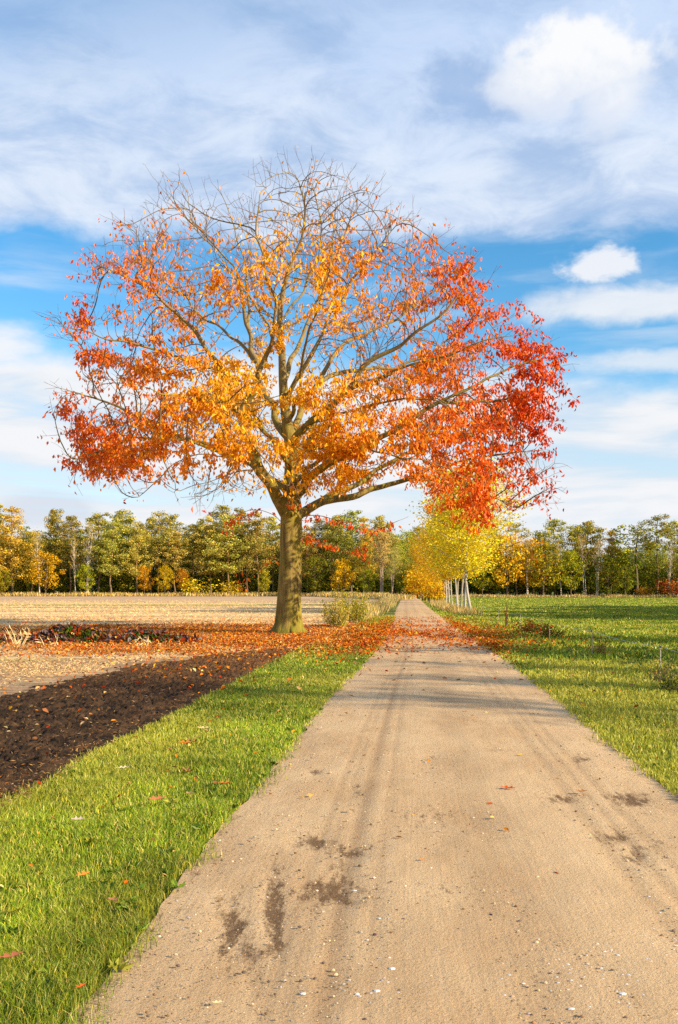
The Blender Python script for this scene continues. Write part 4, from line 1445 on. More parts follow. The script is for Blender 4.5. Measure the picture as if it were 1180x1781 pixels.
# ------------------------------------------------------------------ the poplar row along the track
def make_poplar(seed, cols, wts, H=9.6, spread=2.5, n=13000, lean=0.35, size=0.115):
    r = np.random.default_rng(seed)
    tr, cr = MB(), MB()
    z = np.linspace(0, H * 0.93, 14)
    f = z / H
    T = np.stack((-lean * f ** 0.8 + 0.14 * np.sin(f * 7 + seed), 0.08 * np.sin(f * 5 + seed * 2), z), 1)
    tube(tr, T, np.interp(z, [0, 0.3, H * 0.5, H], [0.085, 0.066, 0.05, 0.010]), 8, (0.40, 0.375, 0.335), 0.12, seed)
    per = n // 46
    for b in range(46):
        fz = 0.27 + 0.66 * (b + r.random()) / 46
        a = b * 2.4 + r.normal() * 0.3
        prof = math.sin(min(1.0, (fz - 0.18) / 0.82) * math.pi) ** 0.6
        Ln = spread * prof * r.uniform(0.75, 1.1)
        p = np.array((np.interp(fz * H, z, T[:, 0]), np.interp(fz * H, z, T[:, 1]), fz * H))
        tip = p + np.array((math.cos(a) * Ln, math.sin(a) * Ln, Ln * r.uniform(0.25, 0.75)))
        mid = (p + tip) / 2 + np.array((0, 0, -0.08 * Ln))
        tube(tr, [p, mid, tip], (0.035, 0.022, 0.006), 4, (0.50, 0.43, 0.31))
        s = np.clip(r.random(per) ** 0.7, 0.12, 1.05)[:, None]
        P = p + (tip - p) * s + r.normal(size=(per, 3)) * np.array((0.34, 0.34, 0.27)) * (0.35 + 0.8 * s)
        D = r.normal(size=(per, 3)) + np.array((0, 0, -0.5))
        leaf_cards(cr, P, D, size * r.uniform(0.65, 1.3, per), 0.85, palette(per, cols, wts, 0.17, r), 0.2, r)
    return tr, cr


YEL = [(0.88, 0.72, 0.035), (0.78, 0.62, 0.025), (0.90, 0.72, 0.07), (0.55, 0.52, 0.03)]
AMB = [(0.80, 0.52, 0.025), (0.76, 0.44, 0.018), (0.70, 0.54, 0.03)]
ORA = [(0.78, 0.38, 0.015), (0.70, 0.30, 0.012), (0.80, 0.47, 0.02)]
kind('poplar', 'poplar_tree', 'tree', [make_poplar(3, YEL, (4, 3, 3, 2)), make_poplar(4, YEL + AMB, (4, 3, 2, 2, 2, 1, 1), 9.6, 2.4, 9000, 0.25), make_poplar(5, YEL[:3] + AMB, (2, 2, 2, 3, 2, 2), 9.6, 2.3, 7000, 0.15)], 9.6, M_POPLAR)
kind('amber', 'poplar_tree', 'tree', [make_poplar(6, AMB, (3, 2, 3), 9.6, 2.5, 6000, 0.15, 0.15), make_poplar(7, ORA + AMB, (3, 2, 3, 1, 1, 1), 9.6, 2.6, 6000, 0.1, 0.16)], 9.6, M_POPLAR)
POPLARS = [   # base px, distance, height, width, label
    ('poplar', 0, 820, 63.5, 9.8, 1.36, 'foremost yellow poplar with a white curved stem, nearest the viewer in the row'),
    ('poplar', 1, 811, 68.0, 9.2, 1.15, 'second yellow poplar, its stem just left of the foremost white one'),
    ('poplar', 2, 806, 71.5, 8.8, 1.15, 'third poplar stem from the right at the near end of the row'),
    ('poplar', 1, 800, 77.0, 8.8, 1.0, 'thin dark poplar stem fourth from the near end of the row'),
    ('poplar', 2, 792, 75.0, 9.0, 1.0, 'right one of the paired poplar stems midway along the row'),
    ('amber', 0, 786, 76.5, 8.6, .95, 'left one of the paired poplar stems midway along the row'),
    ('poplar', 2, 779, 93.0, 9.5, 1.05, 'right stem of the close pair behind the midway poplars'),
    ('amber', 0, 776, 96.0, 9.5, 1.0, 'left stem of the close pair behind the midway poplars'),
    ('amber', 0, 772, 112.0, 10.0, 1.05, 'amber poplar further back, left of the close stem pair'),
    ('amber', 0, 765, 124.0, 10.0, 1.05, 'amber poplar with its stem half hidden in orange scrub'),
    ('amber', 1, 754, 135.0, 10.0, 1.15, 'orange poplar over the bleached post in the scrub'),
    ('amber', 0, 745, 150.0, 10.0, 1.15, 'orange poplar near the far end of the row'),
    ('amber', 1, 736, 172.0, 10.5, 1.1, 'last orange poplar at the far end of the row'),
]
for key, k, px, Y, h, wd, label in POPLARS:
    plant_tree(key, (px - 590) / F * Y, Y, h, wd, label, 'yellow poplars along the right side of the track', 0.0 if k == 0 and Y < 64 else None, k)

# trees standing in the open to the right of the picture: they lay the long shadows over track and meadow
shade = [('birch', 29, -1.5, 16), ('birch', 30, 3.0, 15), ('birch', 28, 8.0, 14), ('gold', 20.5, 17.0, 9), ('poplar', 23, 23.5, 10)]
for key, x, y, h in shade:
    plant_tree(key, x, y, h, 1.1, 'tree standing right of the picture beside the near meadow', 'trees right of the picture', None, 1 if key == 'poplar' else None)
for i, (x, y) in enumerate([(47, 31), (50, 35), (46, 40), (52, 45), (47, 50), (53, 55), (49, 61), (55, 66), (60, 74), (66, 82), (74, 90), (57, 50), (58, 60), (50, 37), (48, 42), (50, 52), (52, 61), (57, 70), (63, 79)]):
    plant_tree('pine' if i % 3 else 'gold', x, y, 19 if i % 3 else 14, 1.15, 'tree standing far right of the picture beside the meadow', 'wood right of the picture')


# ------------------------------------------------------------------ fallen leaves, straw, grit (stuff)
def flat_leaves(mb, X, Y, Z, size, C, r, tilt=0.35, aspect=0.6, fold=0.3):
    n = len(X)
    a = r.random(n) * 6.283
    D = np.stack((np.cos(a), np.sin(a), r.normal(size=n) * tilt), 1)
    P = np.stack((X, Y, Z), 1)
    D = unit(D)
    U = unit(np.cross(D, np.array((0, 0, 1.0)) + r.normal(size=(n, 3)) * tilt))
    N = np.cross(U, D)
    s = np.asarray(size)[:, None]
    h = s * aspect * 0.5
    m1, m2 = P + D * s * 0.33, P + D * s * 0.68
    up = N * h * fold * 2
    V = np.stack((P, m1 + U * h * .75 + up, m2 + U * h + up, P + D * s + up * .5, m2 - U * h + up, m1 - U * h * .75 + up), 1)
    k = np.arange(n)[:, None] * 6
    Q = np.concatenate((k + np.array((0, 1, 2, 3)), k + np.array((0, 3, 4, 5))), 0)
    mb.add(V.reshape(-1, 3), None, Q, np.repeat(C, 6, axis=0))


rl = np.random.default_rng(41)
FALL = [(0.58, 0.20, 0.018), (0.50, 0.10, 0.010), (0.30, 0.032, 0.008), (0.58, 0.37, 0.13), (0.26, 0.12, 0.045), (0.68, 0.34, 0.035)]


def litter():
    n = 330000
    X = rl.uniform(-17, 9, n)
    Y = rl.uniform(20, 56, n)
    px, py = 590 + X / Y * F, HZ + EYE * F / Y
    ul, ur, vl = road_l(Y), road_r(Y), verge_l(Y)
    on_road = (X > ul) & (X < ur)
    d = 1.35 * np.exp(-((py - 1112) / 22) ** 2) * np.clip((px + 250) / 500, 0.45, 1.0)
    d *= 0.55 + 0.9 * np.clip((fbm(X * 0.5, Y * 0.5, 3, 91) - 0.35) * 3, 0, 1)
    # thickest along both edges of the track, thin on it
    along = np.exp(-((py - 1108) / 22) ** 2)
    d = np.where(on_road, 0.34 * along * (0.4 + 1.2 * (fbm(X * 1.3, Y * 0.5, 3, 92) > 0.52)), d)
    d = np.maximum(d, along * 0.95 * np.exp(-np.minimum(np.abs(X - ul + .15), np.abs(X - ur - .2)) / 0.45))
    d = np.where(X > ur + 0.3, along * np.exp(-(X - ur) / 1.1) * 0.75, d)
    d = np.where((Y > 44) & (X < vl), d * 0.3, d)
    soil_ = (X > soil_edges(Y)[0]) & (X < vl) & (Y < 26)
    d = np.where(soil_, d * np.clip((Y - 17) / 9, 0.05, 0.6), d)
    k = rl.random(n) < d * np.clip(0.35 + 2.2 * (fbm(X * 0.9, Y * 0.9, 4, 95) - 0.28), 0.2, 1.2)
    X, Y, px, on_road = X[k], Y[k], px[k], on_road[k]
    m = len(X)
    field = X < verge_l(Y)
    C = palette(m, FALL, (3.6, 3, 1.6, 2.2, 2.4, 1.6), 0.25, rl)
    red = (X > verge_l(Y) + 0.8)
    C[red] = palette(int(red.sum()), FALL, (3, 4, 2.6, .6, .8, .8), 0.22, rl)
    Z = 0.03 + rl.random(m) * 0.04 + np.where(on_road, 0.012, 0.0) + np.where(field, 0.0, 0.03 * ~on_road)
    mb = MB()
    flat_leaves(mb, X, Y, Z, rl.uniform(0.035, 0.095, m), C, rl, 0.5)
    # stray leaves everywhere nearer
    n = 1700
    Y = 5 * (26 / 5) ** rl.random(n)
    X = rl.uniform(-1, 1, n) * 0.42 * Y + 0.4
    on_road = (X > road_l(Y) - .05) & (X < road_r(Y) + .05)
    k = rl.random(n) < np.where(on_road, 0.10 + 0.55 * np.clip((Y - 14) / 10, 0, 1), 0.42) * np.clip(Y / 16, 0.35, 1.2)
    X, Y, on_road = X[k], Y[k], on_road[k]
    m = len(X)
    Z = np.where(on_road, 0.045, 0.055 + rl.random(m) * 0.04)
    flat_leaves(mb, X, Y, Z, rl.uniform(0.035, 0.075, m) * np.clip(Y / 11, 0.8, 1.5), palette(m, FALL + [(0.55, 0.46, 0.22)], (1.3, 1.3, 1, 3, 4, .6, 2), 0.25, rl), rl, 0.4)
    tag(mb.build('leaf_litter', M_LITTER), 'scattered orange and red oak leaves under the lone tree and across the track', 'leaves', kind='stuff')


litter()


def straw():
    mb = MB()
    n = 110000
    Y = 17 * (150 / 17) ** rl.random(n)
    X = -0.40 * Y + (verge_l(Y) + 0.40 * Y) * rl.random(n)
    inside = (X > soil_edges(Y)[0]) & (Y < 26)
    m2 = 26000
    Y2 = 14 + 14 * rl.random(m2)
    X2 = -0.40 * Y2 + (verge_l(Y2) + 0.40 * Y2) * rl.random(m2)
    X, Y = np.concatenate((X, X2)), np.concatenate((Y, Y2))
    n = len(X)
    inside = (X > soil_edges(Y)[0]) & (Y < 26)
    k = (~inside) & (fbm(X * 0.12, Y * 0.35, 3, 15) + rl.normal(size=n) * 0.14 > 0.44)
    X, Y = X[k], Y[k]
    n = len(X)
    D = np.stack((rl.normal(size=n), rl.normal(size=n) * 0.6, np.abs(rl.normal(size=n)) * 0.35), 1)
    leaf_cards(mb, np.stack((X, Y, 0 * X + 0.015), 1), D, rl.uniform(0.03, 0.12, n) * np.clip(Y / 35, 0.8, 2.2), 0.13, palette(n, [(0.78, 0.55, 0.25), (0.64, 0.42, 0.18), (0.84, 0.64, 0.35), (0.42, 0.26, 0.12), (0.20, 0.11, 0.05)], (3, 3, 2, 1.6, .7), 0.2, rl), 0.1, rl)
    tag(mb.build('straw_stubble', M_LITTER), 'pale cut straw lying over the stubble field', 'straw', kind='stuff')
    mb = MB()
    n = 15000
    Y = 6 * (25 / 6) ** rl.random(n)
    a, b = soil_edges(Y)
    X = np.maximum(a, -0.38 * Y - 0.3) + (b - np.maximum(a, -0.38 * Y - 0.3)) * rl.random(n)
    k = rl.random(n) < np.where((b - X) < 0.35, 1.0, 0.42)
    X, Y = X[k], Y[k]
    n = len(X)
    D = np.stack((rl.normal(size=n), rl.normal(size=n), np.abs(rl.normal(size=n)) * 0.4), 1)
    leaf_cards(mb, np.stack((X, Y, 0.03 + rl.random(n) * 0.06), 1), D, rl.uniform(0.008, 0.055, n), 0.15, palette(n, [(0.26, 0.16, 0.07), (0.46, 0.32, 0.16), (0.14, 0.08, 0.04), (0.26, 0.11, 0.03)], (3, 1.2, 4, 1.5), 0.25, rl), 0.1, rl)
    nl = 900
    Y = 11 * (25 / 11) ** (rl.random(nl) ** 0.6)
    a, b = soil_edges(Y)
    X = np.maximum(a, -0.38 * Y) + (b - np.maximum(a, -0.38 * Y)) * rl.random(nl)
    k = rl.random(nl) < np.clip((Y - 13) / 12, 0.03, .7)
    flat_leaves(mb, X[k], Y[k], 0.07 + rl.random(k.sum()) * 0.05, rl.uniform(0.045, 0.10, k.sum()), palette(int(k.sum()), FALL, (4, 3, 1, 1, 1, 1), 0.2, rl), rl, 0.5)
    tag(mb.build('crop_residue', M_LITTER), 'bits of straw and leaf mixed into the dark turned earth', 'straw', kind='stuff')


straw()


def stone(mb, c, s, r, col, flat=0.5):
    v = []
    lat = [(-.9, .45), (-.3, 1.0), (.35, .9), (.85, .42)]
    ph = r.random() * 6.28
    st = (1.0, r.uniform(.55, .9))
    for z, q in lat:
        for a in range(7):
            t_ = a / 7 * 6.283 + ph
            k = q * r.uniform(.8, 1.15)
            v.append((c[0] + math.cos(t_) * k * s * st[0], c[1] + math.sin(t_) * k * s * st[1], c[2] + z * s * flat))
    q = [(i * 7 + j, i * 7 + (j + 1) % 7, (i + 1) * 7 + (j + 1) % 7, (i + 1) * 7 + j) for i in range(3) for j in range(7)]
    v.append((c[0], c[1], c[2] + s * flat * 1.0))
    tr = [(21 + j, 21 + (j + 1) % 7, 28) for j in range(7)]
    mb.add(v, tr, q, col)


def grit():
    r = np.random.default_rng(8)
    mb = MB()
    n = 9000
    Y = 3.4 * (15 / 3.4) ** (r.random(n) ** 1.3)
    X = road_l(Y) + (road_r(Y) - road_l(Y)) * r.random(n)
    px, py = 590 + X / Y * F, HZ + EYE * F / Y
    C = palette(n, [(0.42, 0.32, 0.20), (0.62, 0.52, 0.38), (0.13, 0.10, 0.08), (0.30, 0.27, 0.25), (0.22, 0.13, 0.06)], (4, 1.0, 4, 2, 3), 0.2, r)
    for x, y, c in zip(X, Y, C):
        stone(mb, (x, y, 0.040), r.uniform(0.0016, 0.0050) if r.random() < 0.93 else r.uniform(0.006, 0.011), r, c, 0.6)
    # pale flat chips, in two drifts near the viewer
    for (cx, cy, rx, ry, k) in ((1080, 1690, 150, 70, 130), (640, 1690, 90, 60, 26), (560, 1740, 160, 30, 10)):
        for q in range(k):
            ppx, ppy = r.normal(cx, rx * .6), r.normal(cy, ry * .6)
            if ppy < 1560 or ppy > 1800:
                continue
            y = gnd(ppy)
            stone(mb, ((ppx - 590) / F * y, y, 0.041), r.uniform(0.003, 0.009), r, np.array((0.58, 0.56, 0.55)) * r.uniform(.7, 1.1), 0.30)
    tag(mb.build('gravel', M_STONE), 'fine grit and pale flat chips pressed into the sandy track', 'gravel', kind='stuff')


grit()

# the larger pale chips one can pick out
CHIPS = [(682, 1702, .021, 'wide white chip on the track, highest of the larger pale chips in the middle'), (735, 1740, .016, 'white chip right of the widest chip low on the track'),
         (656, 1742, .019, 'white chip in the line of three along the bottom of the track'), (622, 1748, .012, 'small round white chip left of the line of three'),
         (527, 1747, .018, 'pale chip furthest left near the bottom of the track'), (617, 1563, .016, 'bluish white chip beside the damp brown patch'),
         (1083, 1747, .020, 'largest white chip in the scatter low on the right'), (994, 1774, .019, 'white chip at the bottom edge right of the middle'),
         (1028, 1608, .012, 'grey rounded stone right of the middle of the track'), (840, 1461, .012, 'tan stone alone on the middle of the track')]
for px, py, s, lb in CHIPS:
    r = np.random.default_rng(px)
    mb = MB()
    stone(mb, (0, 0, 0), s * 0.8, r, (0.34, 0.32, 0.31) if 'grey' in lb else ((0.60, 0.42, 0.27) if 'tan' in lb else (0.60, 0.585, 0.58)), 0.28 if s > .013 else .6)
    y = gnd(py)
    o = mb.build('pale_stone', M_STONE)
    o.location = ((px - 590) / F * y, y, 0.042)
    tag(o, lb, 'stone', 'larger chips on the track')


# single leaves lying near the viewer
def oak_leaf(name, px, py, length, col, rot, label, z=0.045, curl=0.25):
    r = np.random.default_rng(int(px * 3 + py))
    y = gnd(py)
    t = np.linspace(0, 1, 15)
    w = 0.30 * np.sin(np.pi * np.clip(t, 0, 1)) ** 0.7 * (0.62 + 0.42 * np.cos(t * 6.283 * 3.0)) + 0.012
    zc = curl * (t - 0.5) ** 2 * length * 1.4
    up = w * length * 0.55
    L_ = np.stack((t * length - length / 2, w * length, zc + up * r.uniform(.6, 1.2)), 1)
    M_ = np.stack((t * length - length / 2, 0 * t, zc), 1)
    R_ = np.stack((t * length - length / 2, -w * length, zc + up * r.uniform(.2, .9)), 1)
    V = np.concatenate((L_, M_, R_))
    n = len(t)
    q = [(i, i + 1, n + i + 1, n + i) for i in range(n - 1)] + [(n + i, n + i + 1, 2 * n + i + 1, 2 * n + i) for i in range(n - 1)]
    mb = MB()
    C = np.tile(np.asarray(col), (3 * n, 1)) * r.uniform(.82, 1.1, (3 * n, 1))
    mb.add(V, None, q, C)
    mb.add(np.stack((np.linspace(-.5 * length, -.85 * length, 4),) + (np.zeros(4),) * 2, 1).repeat(2, 0) + np.tile(((0, .0012, .004), (0, -.0012, .004)), (4, 1)), None, [(0, 2, 3, 1), (2, 4, 5, 3), (4, 6, 7, 5)], np.asarray(col) * .6)
    o = mb.build(name, M_LITTER)
    o.location = ((px - 590) / F * y, y, z)
    o.rotation_euler = (0, 0, rot)
    tag(o, label, 'leaf', 'single fallen leaves near the viewer')


LEAVES = [(884, 1382, .12, (0.62, .10, .015), -.5, 'red oak leaf lying alone on the middle of the track', .05), (906, 1322, .07, (.70, .50, .06), .3, 'small yellow leaf on the track beyond the lone red one', .05),
          (1012, 1388, .10, (.34, .17, .07), .2, 'curled brown leaf beside the damp patch on the right', .05), (380, 1767, .045, (.82, .68, .36), .1, 'cream yellow leaf at the bottom edge of the track', .05),
          (20, 1706, .10, (.36, .13, .07), .6, 'big brown red leaf in the grass at the lower left edge', .10), (141, 1757, .055, (.52, .12, .03), 1.0, 'red leaf where the grass meets the track at the bottom', .09),
          (197, 1602, .07, (.55, .22, .14), -.6, 'pinkish leaf in the grass left of the track edge', .10), (215, 1357, .10, (.72, .60, .42), .3, 'cream leaf in the grass close to the dark earth', .10),
          (274, 1414, .13, (.48, .17, .08), .5, 'reddish brown leaf in the middle of the grass verge', .10), (355, 1283, .16, (.78, .58, .28), -.3, 'pale tan leaf far up the grass verge', .10),
          (323, 1310, .14, (.66, .20, .03), .2, 'orange leaf just nearer than the pale tan one', .10), (145, 1555, .09, (.68, .25, .05), .9, 'orange leaf among broad weeds low on the verge', .10),
          (136, 1452, .09, (.52, .42, .36), .1, 'greyish leaf in the grass level with the end of the dark earth', .10), (330, 1404, .09, (.55, .36, .16), -.9, 'tan leaf standing on edge in the verge near the track', .10),
          (392, 1385, .11, (.62, .20, .05), .3, 'rusty leaf in the darker grass near the track edge', .10), (735, 1510, .05, (.62, .26, .08), .4, 'tiny orange leaf on the track below the tan stone', .05)]
for a in LEAVES:
    oak_leaf('fallen_leaf', *a)


# ------------------------------------------------------------------ roadside bushes, heap, weeds, fence
def make_sprig_bush(seed, cols, H, W, stems=46, leaves=46, size=0.075, bark=(0.35, 0.26, 0.12)):
    """loose roadside bush: many thin ascending stems, leaves along each"""
    r = np.random.default_rng(seed)
    tr, cr = MB(), MB()
    for q in range(stems):
        a = r.random() * 6.283
        sp = W * r.random() ** 0.6
        h = H * r.uniform(0.55, 1.1) * (1.05 - 0.45 * sp / W)
        b = np.array((math.cos(a), math.sin(a), 0)) * sp * 0.45
        tip = np.array((math.cos(a) * sp, math.sin(a) * sp, h)) + r.normal(size=3) * 0.08
        mid = (b + tip) / 2 + np.array((0, 0, 0.1 * h))
        tube(tr, [b, mid, tip], (.010, .007, .003), 3, bark)
        f = r.uniform(0.12, 1.05, leaves)[:, None]
        P = (1 - f) ** 2 * b + 2 * f * (1 - f) * mid + f * f * tip + r.normal(size=(leaves, 3)) * 0.055
        D = r.normal(size=(leaves, 3)) * 0.8 + unit(tip - b) * 0.7
        leaf_cards(cr, P, D, size * r.uniform(0.6, 1.4, leaves), 0.55, palette(leaves, cols, np.ones(len(cols)), 0.16, r) * r.uniform(.85, 1.1), 0.3, r)
    return tr, cr


def place_shrub(name, arrays, px, py, label, cat, scale=1.0, leaf=M_LEAF, group=None, rot=0.0):
    y = gnd(py)
    root = empty(name, ((px - 590) / F * y, y, 0))
    root.scale = (scale,) * 3
    root.rotation_euler = (0, 0, rot)
    tag(root, label, cat, group)
    a, b = arrays
    a.build('stems', M_TRUNK, root)
    b.build('foliage', leaf, root)
    return root


BUSH = [(0.74, 0.66, 0.09), (0.54, 0.54, 0.05), (0.84, 0.74, 0.26), (0.38, 0.40, 0.03)]
place_shrub('leafy_bush', make_sprig_bush(51, BUSH, 1.35, 0.85), 588, 1092, 'pale yellow green bush beside the track just right of the oak trunk', 'bush')
place_shrub('leafy_bush', make_sprig_bush(52, [BUSH[1], BUSH[3], (0.62, 0.46, 0.03), (0.26, 0.30, 0.02)], 1.65, 0.9, 50, 46), 618, 1084, 'greener round bush directly behind the pale yellow one', 'bush')
place_shrub('bramble_bush', make_sprig_bush(53, [(0.09, 0.13, 0.015), (0.15, 0.17, 0.02), (0.06, 0.08, 0.02), (0.42, 0.06, 0.015)], 0.50, 0.75, 40, 24, 0.07, (.15, .1, .06)), 925, 1103, 'dark low bramble with a few red leaves in the meadow edge', 'bush')
place_shrub('bramble_bush', make_sprig_bush(54, [(0.10, 0.14, 0.015), (0.17, 0.17, 0.02), (0.26, 0.12, 0.03)], 0.40, 0.5, 26, 20, 0.06, (.15, .1, .06)), 958, 1110, 'small dark bramble right of the larger red flecked one', 'bush')
place_shrub('tall_weed', make_sprig_bush(55, [(0.16, 0.18, 0.02), (0.27, 0.24, 0.04), (0.36, 0.26, 0.08)], 0.42, 0.24, 20, 16, 0.045, (.28, .22, .1)), 1148, 1185, 'tallest dry green weed in the grass near the right edge', 'weed')
place_shrub('tall_weed', make_sprig_bush(56, [(0.16, 0.18, 0.02), (0.26, 0.23, 0.04)], 0.26, 0.22, 20, 16, 0.045, (.28, .22, .1)), 1166, 1203, 'low bushy weed just nearer than the tallest one', 'weed')
place_shrub('tall_weed', make_sprig_bush(57, [(0.18, 0.20, 0.02), (0.32, 0.26, 0.06), (.4, .12, .02)], 0.36, 0.36, 20, 16, 0.045, (.28, .22, .1)), 1042, 1140, 'sprawling weed midway between the bramble and the tallest weed', 'weed')
place_shrub('sapling', make_shrub(58, [(0.45, 0.36, 0.05), (0.55, 0.08, 0.02)], 1.15, 0.28, 90, 0.09, 5, (.35, .25, .15)), 884, 1092, 'thin sapling with one red leaf left of the dark bramble', 'sapling')

for i, (px, Y, s, lb) in enumerate([(760, 104, 1.0, 'orange scrub among the poplar stems, nearest of the four'), (748, 118, 1.35, 'bright orange scrub left of the nearest one by the poplars'),
                                    (738, 138, 1.7, 'tall orange scrub spilling toward the far track'), (729, 165, 1.9, 'furthest orange scrub at the narrow end of the track')]):
    place_shrub('orange_scrub', make_shrub(61 + i, ORA + AMB, 2.8, 1.7, 1500, 0.20, 12), px, HZ + EYE * F / Y, lb, 'shrub', s, M_POPLAR, 'orange scrub under the poplars')


def leaf_heap():
    r = np.random.default_rng(71)
    cx, cy = -7.55, 29.6
    root = empty('leaf_heap', (cx, cy, 0))
    tag(root, 'long low heap of dark leaves and green weeds on the stubble, far left', 'heap')
    nx, ny = 120, 44
    gx, gy = np.linspace(-4.6, 3.6, nx), np.linspace(-1.1, 1.3, ny)
    X, Y = np.meshgrid(gx, gy)

    def hgt(X, Y):
        prof = 0.46 * np.exp(-((X + 0.35) / 1.05) ** 2) + 0.20 * np.exp(-((X + 3.2) / 1.1) ** 2) + 0.24 * np.exp(-((X - 1.9) / 1.2) ** 2)
        h = prof * np.exp(-(Y / 0.62) ** 2) * (0.65 + 0.7 * fbm(X * 2 + 9, Y * 2, 4, 72))
        return h
    Z = hgt(X, Y) - 0.03 + 0.06 * fbm(X * 7, Y * 7, 3, 73) * (hgt(X, Y) > 0.03)
    V = np.stack((X, Y, Z), -1).reshape(-1, 3)
    i, j = np.meshgrid(np.arange(ny - 1), np.arange(nx - 1), indexing='ij')
    q = np.stack((i * nx + j, i * nx + j + 1, (i + 1) * nx + j + 1, (i + 1) * nx + j), -1).reshape(-1, 4)
    mb = MB()
    mb.add(V, None, q, (0.085, 0.055, 0.04))
    mb.build('soil', M_SOIL, root, True)
    n = 5200
    x, y = r.uniform(-4.5, 3.5, n), r.normal(size=n) * 0.6
    h = hgt(x, y)
    k = r.random(n) < np.clip(h * 8, 0.08, 1)
    x, y, h = x[k], y[k], h[k]
    mb = MB()
    C = palette(len(x), FALL + [(0.10, 0.06, 0.06), (0.20, 0.17, 0.18), (0.12, 0.03, 0.02)], (.6, 1.4, 2.4, .4, 2.2, .2, 4, 2, 2.5), .25, r)
    flat_leaves(mb, x, y, h + 0.04 + r.random(len(x)) * .04, r.uniform(.09, .19, len(x)), C, r, .7)
    mb.build('dead_leaves', M_LITTER, root)
    mb = MB()
    for (wx, ww, nn) in ((0.25, .55, 420), (-.35, .4, 200), (1.85, .6, 380), (-3.4, .7, 260), (-1.6, .3, 60)):
        x = r.normal(wx, ww * .6, nn)
        y = r.normal(-0.30, 0.22, nn)
        D = np.stack((r.normal(size=nn), r.normal(size=nn) - .3, np.abs(r.normal(size=nn)) + .2), 1)
        leaf_cards(mb, np.stack((x, y, hgt(x, y) + .02), 1), D, r.uniform(.08, .17, nn), .6, palette(nn, [(0.07, 0.13, 0.012), (0.13, 0.18, 0.015), (0.05, 0.08, 0.012)], (2, 1, 2), .2, r), .3, r)
    mb.build('weeds', M_LEAF, root)


leaf_heap()


def stalks(px, py, n, h, label, seed):
    r = np.random.default_rng(seed)
    y = gnd(py)
    root = tuple(((px - 590) / F * y, y, 0))
    mb = MB()
    for q in range(n):
        a = r.random() * 6.28
        L_ = h * r.uniform(.5, 1.05)
        d = np.array((math.cos(a) * .45, math.sin(a) * .3, 1)) * L_
        b = np.array((r.normal() * .10, r.normal() * .08, 0))
        tube(mb, [b, b + d * .55 + (0.02, 0, 0), b + d], (.014, .011, .004), 4, (.72, .56, .30))
        for w_ in range(3):
            leaf_cards(mb, (b + d * r.uniform(.3, .9))[None], r.normal(size=(1, 3)) + np.array((0, 0, .4)), .22, .16, np.array(((.74, .58, .32),)), .2, r)
    o = mb.build('dry_stalks', M_LITTER)
    o.location = root
    tag(o, label, 'dry plant', 'dry stalks by the leaf heap')


stalks(28, 1126, 12, .62, 'fan of dry straw coloured stalks before the left end of the heap', 3)
stalks(82, 1126, 2, .42, 'single short dry stalk standing before the middle of the heap', 4)
stalks(258, 1128, 4, .34, 'few short dry stalks before the right end of the heap', 6)


def fence():
    pts = [(5.35, 12.5), (5.62, 17.4), (6.1, 24.0), (6.6, 31.2), (7.1, 39.0), (7.7, 48.0), (8.6, 60.0)]
    root = empty('wire_fence', (pts[0][0], pts[0][1], 0))
    tag(root, 'thin electric wire fence on slim posts along the meadow edge', 'fence')
    b0 = np.array((pts[0][0], pts[0][1], 0))
    for i, (x, y) in enumerate(pts):
        p = np.array((x, y, 0)) - b0
        mb = MB()
        tube(mb, [p, p + (0, 0, .62)], (.007, .006), 6, (.55, .52, .46))
        post = mb.build('post', M_WOOD, root)
        mb = MB()
        tube(mb, [p + (-.012, -.02, .575), p + (-.012, -.02, .615)], (.014, .014), 6, (.04, .10, .30) if i == 4 else (.05, .05, .05))
        mb.build('insulator', M_WOOD, post)
    mb = MB()
    for a, b in zip(pts[:-1], pts[1:]):
        s = np.linspace(0, 1, 9)
        P = np.stack((a[0] + (b[0] - a[0]) * s, a[1] + (b[1] - a[1]) * s - .02, .60 - .05 * 4 * s * (1 - s)), 1) - b0
        tube(mb, P, np.full(9, .0035), 4, (.62, .64, .66))
    mb.build('wire', M_WOOD, root)


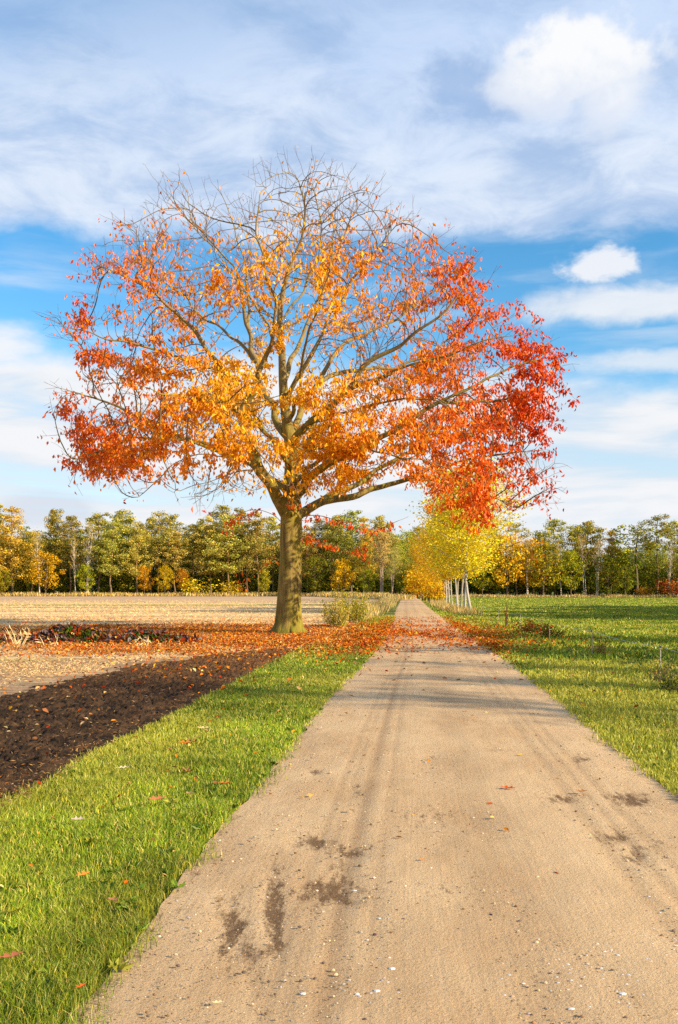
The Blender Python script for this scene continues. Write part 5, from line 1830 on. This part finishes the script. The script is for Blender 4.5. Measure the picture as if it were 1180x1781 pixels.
fence()
for px, py, h, lb in [(755.6, 1046.5, 1.35, 'bleached wooden post standing in the orange scrub by the track'), (732, 1043.5, 1.3, 'small pale post at the far end of the poplar row')]:
    y = gnd(py)
    mb = MB()
    tube(mb, [(0, 0, -.05), (0.01, 0, h * .5), (0, 0.01, h), (0, 0.01, h + .05)], (.085, .08, .078, .02), 8, (.60, .45, .24), .15, 2)
    o = mb.build('wooden_post', M_WOOD)
    o.location = ((px - 590) / F * y, y, 0)
    tag(o, lb, 'post', 'wooden posts by the poplars')
for px, Y, h, lb in [(699, 232, 1.0, 'shorter white marker post where the track enters the wood'), (703.5, 236, 1.5, 'taller white marker post where the track enters the wood')]:
    mb = MB()
    tube(mb, [(0, 0, 0), (0, 0, h), (0, 0, h + .06)], (.17, .17, .06), 8, (.80, .82, .84))
    tube(mb, [(0, 0, h * .72), (0, 0, h * .82)], (.175, .175), 8, (.25, .30, .36))
    o = mb.build('marker_post', M_WOOD)
    o.location = ((px - 590) / F * Y, Y, 0)
    tag(o, lb, 'post', 'white marker posts at the wood')


# broad-leaved weeds in the verge, too many to count
def verge_weeds():
    r = np.random.default_rng(19)
    mb = MB()
    for q in range(190):
        y = 3.8 * (24 / 3.8) ** r.random()
        left = r.random() < 0.6
        x = r.uniform(max(verge_l(y), -0.36 * y), road_l(y)) if left else road_r(y) + r.random() ** 1.5 * 4.0
        n = r.integers(6, 14)
        a = r.random(n) * 6.283
        D = np.stack((np.cos(a), np.sin(a), r.uniform(0.2, 0.9, n)), 1)
        base = np.array(((0.16, 0.25, 0.02), (0.10, 0.17, 0.015), (0.30, 0.30, 0.03), (0.34, 0.20, 0.06))[r.choice(4, p=(.4, .3, .2, .1))])
        leaf_cards(mb, np.tile((x, y, 0.035), (n, 1)), D, r.uniform(0.03, 0.075, n), 0.42, base * r.uniform(.7, 1.3, (n, 1)), 0.3, r)
    tag(mb.build('verge_weeds', M_GRASS), 'broad leaved weeds scattered in the grass on both sides of the track', 'weeds', kind='stuff')


verge_weeds()
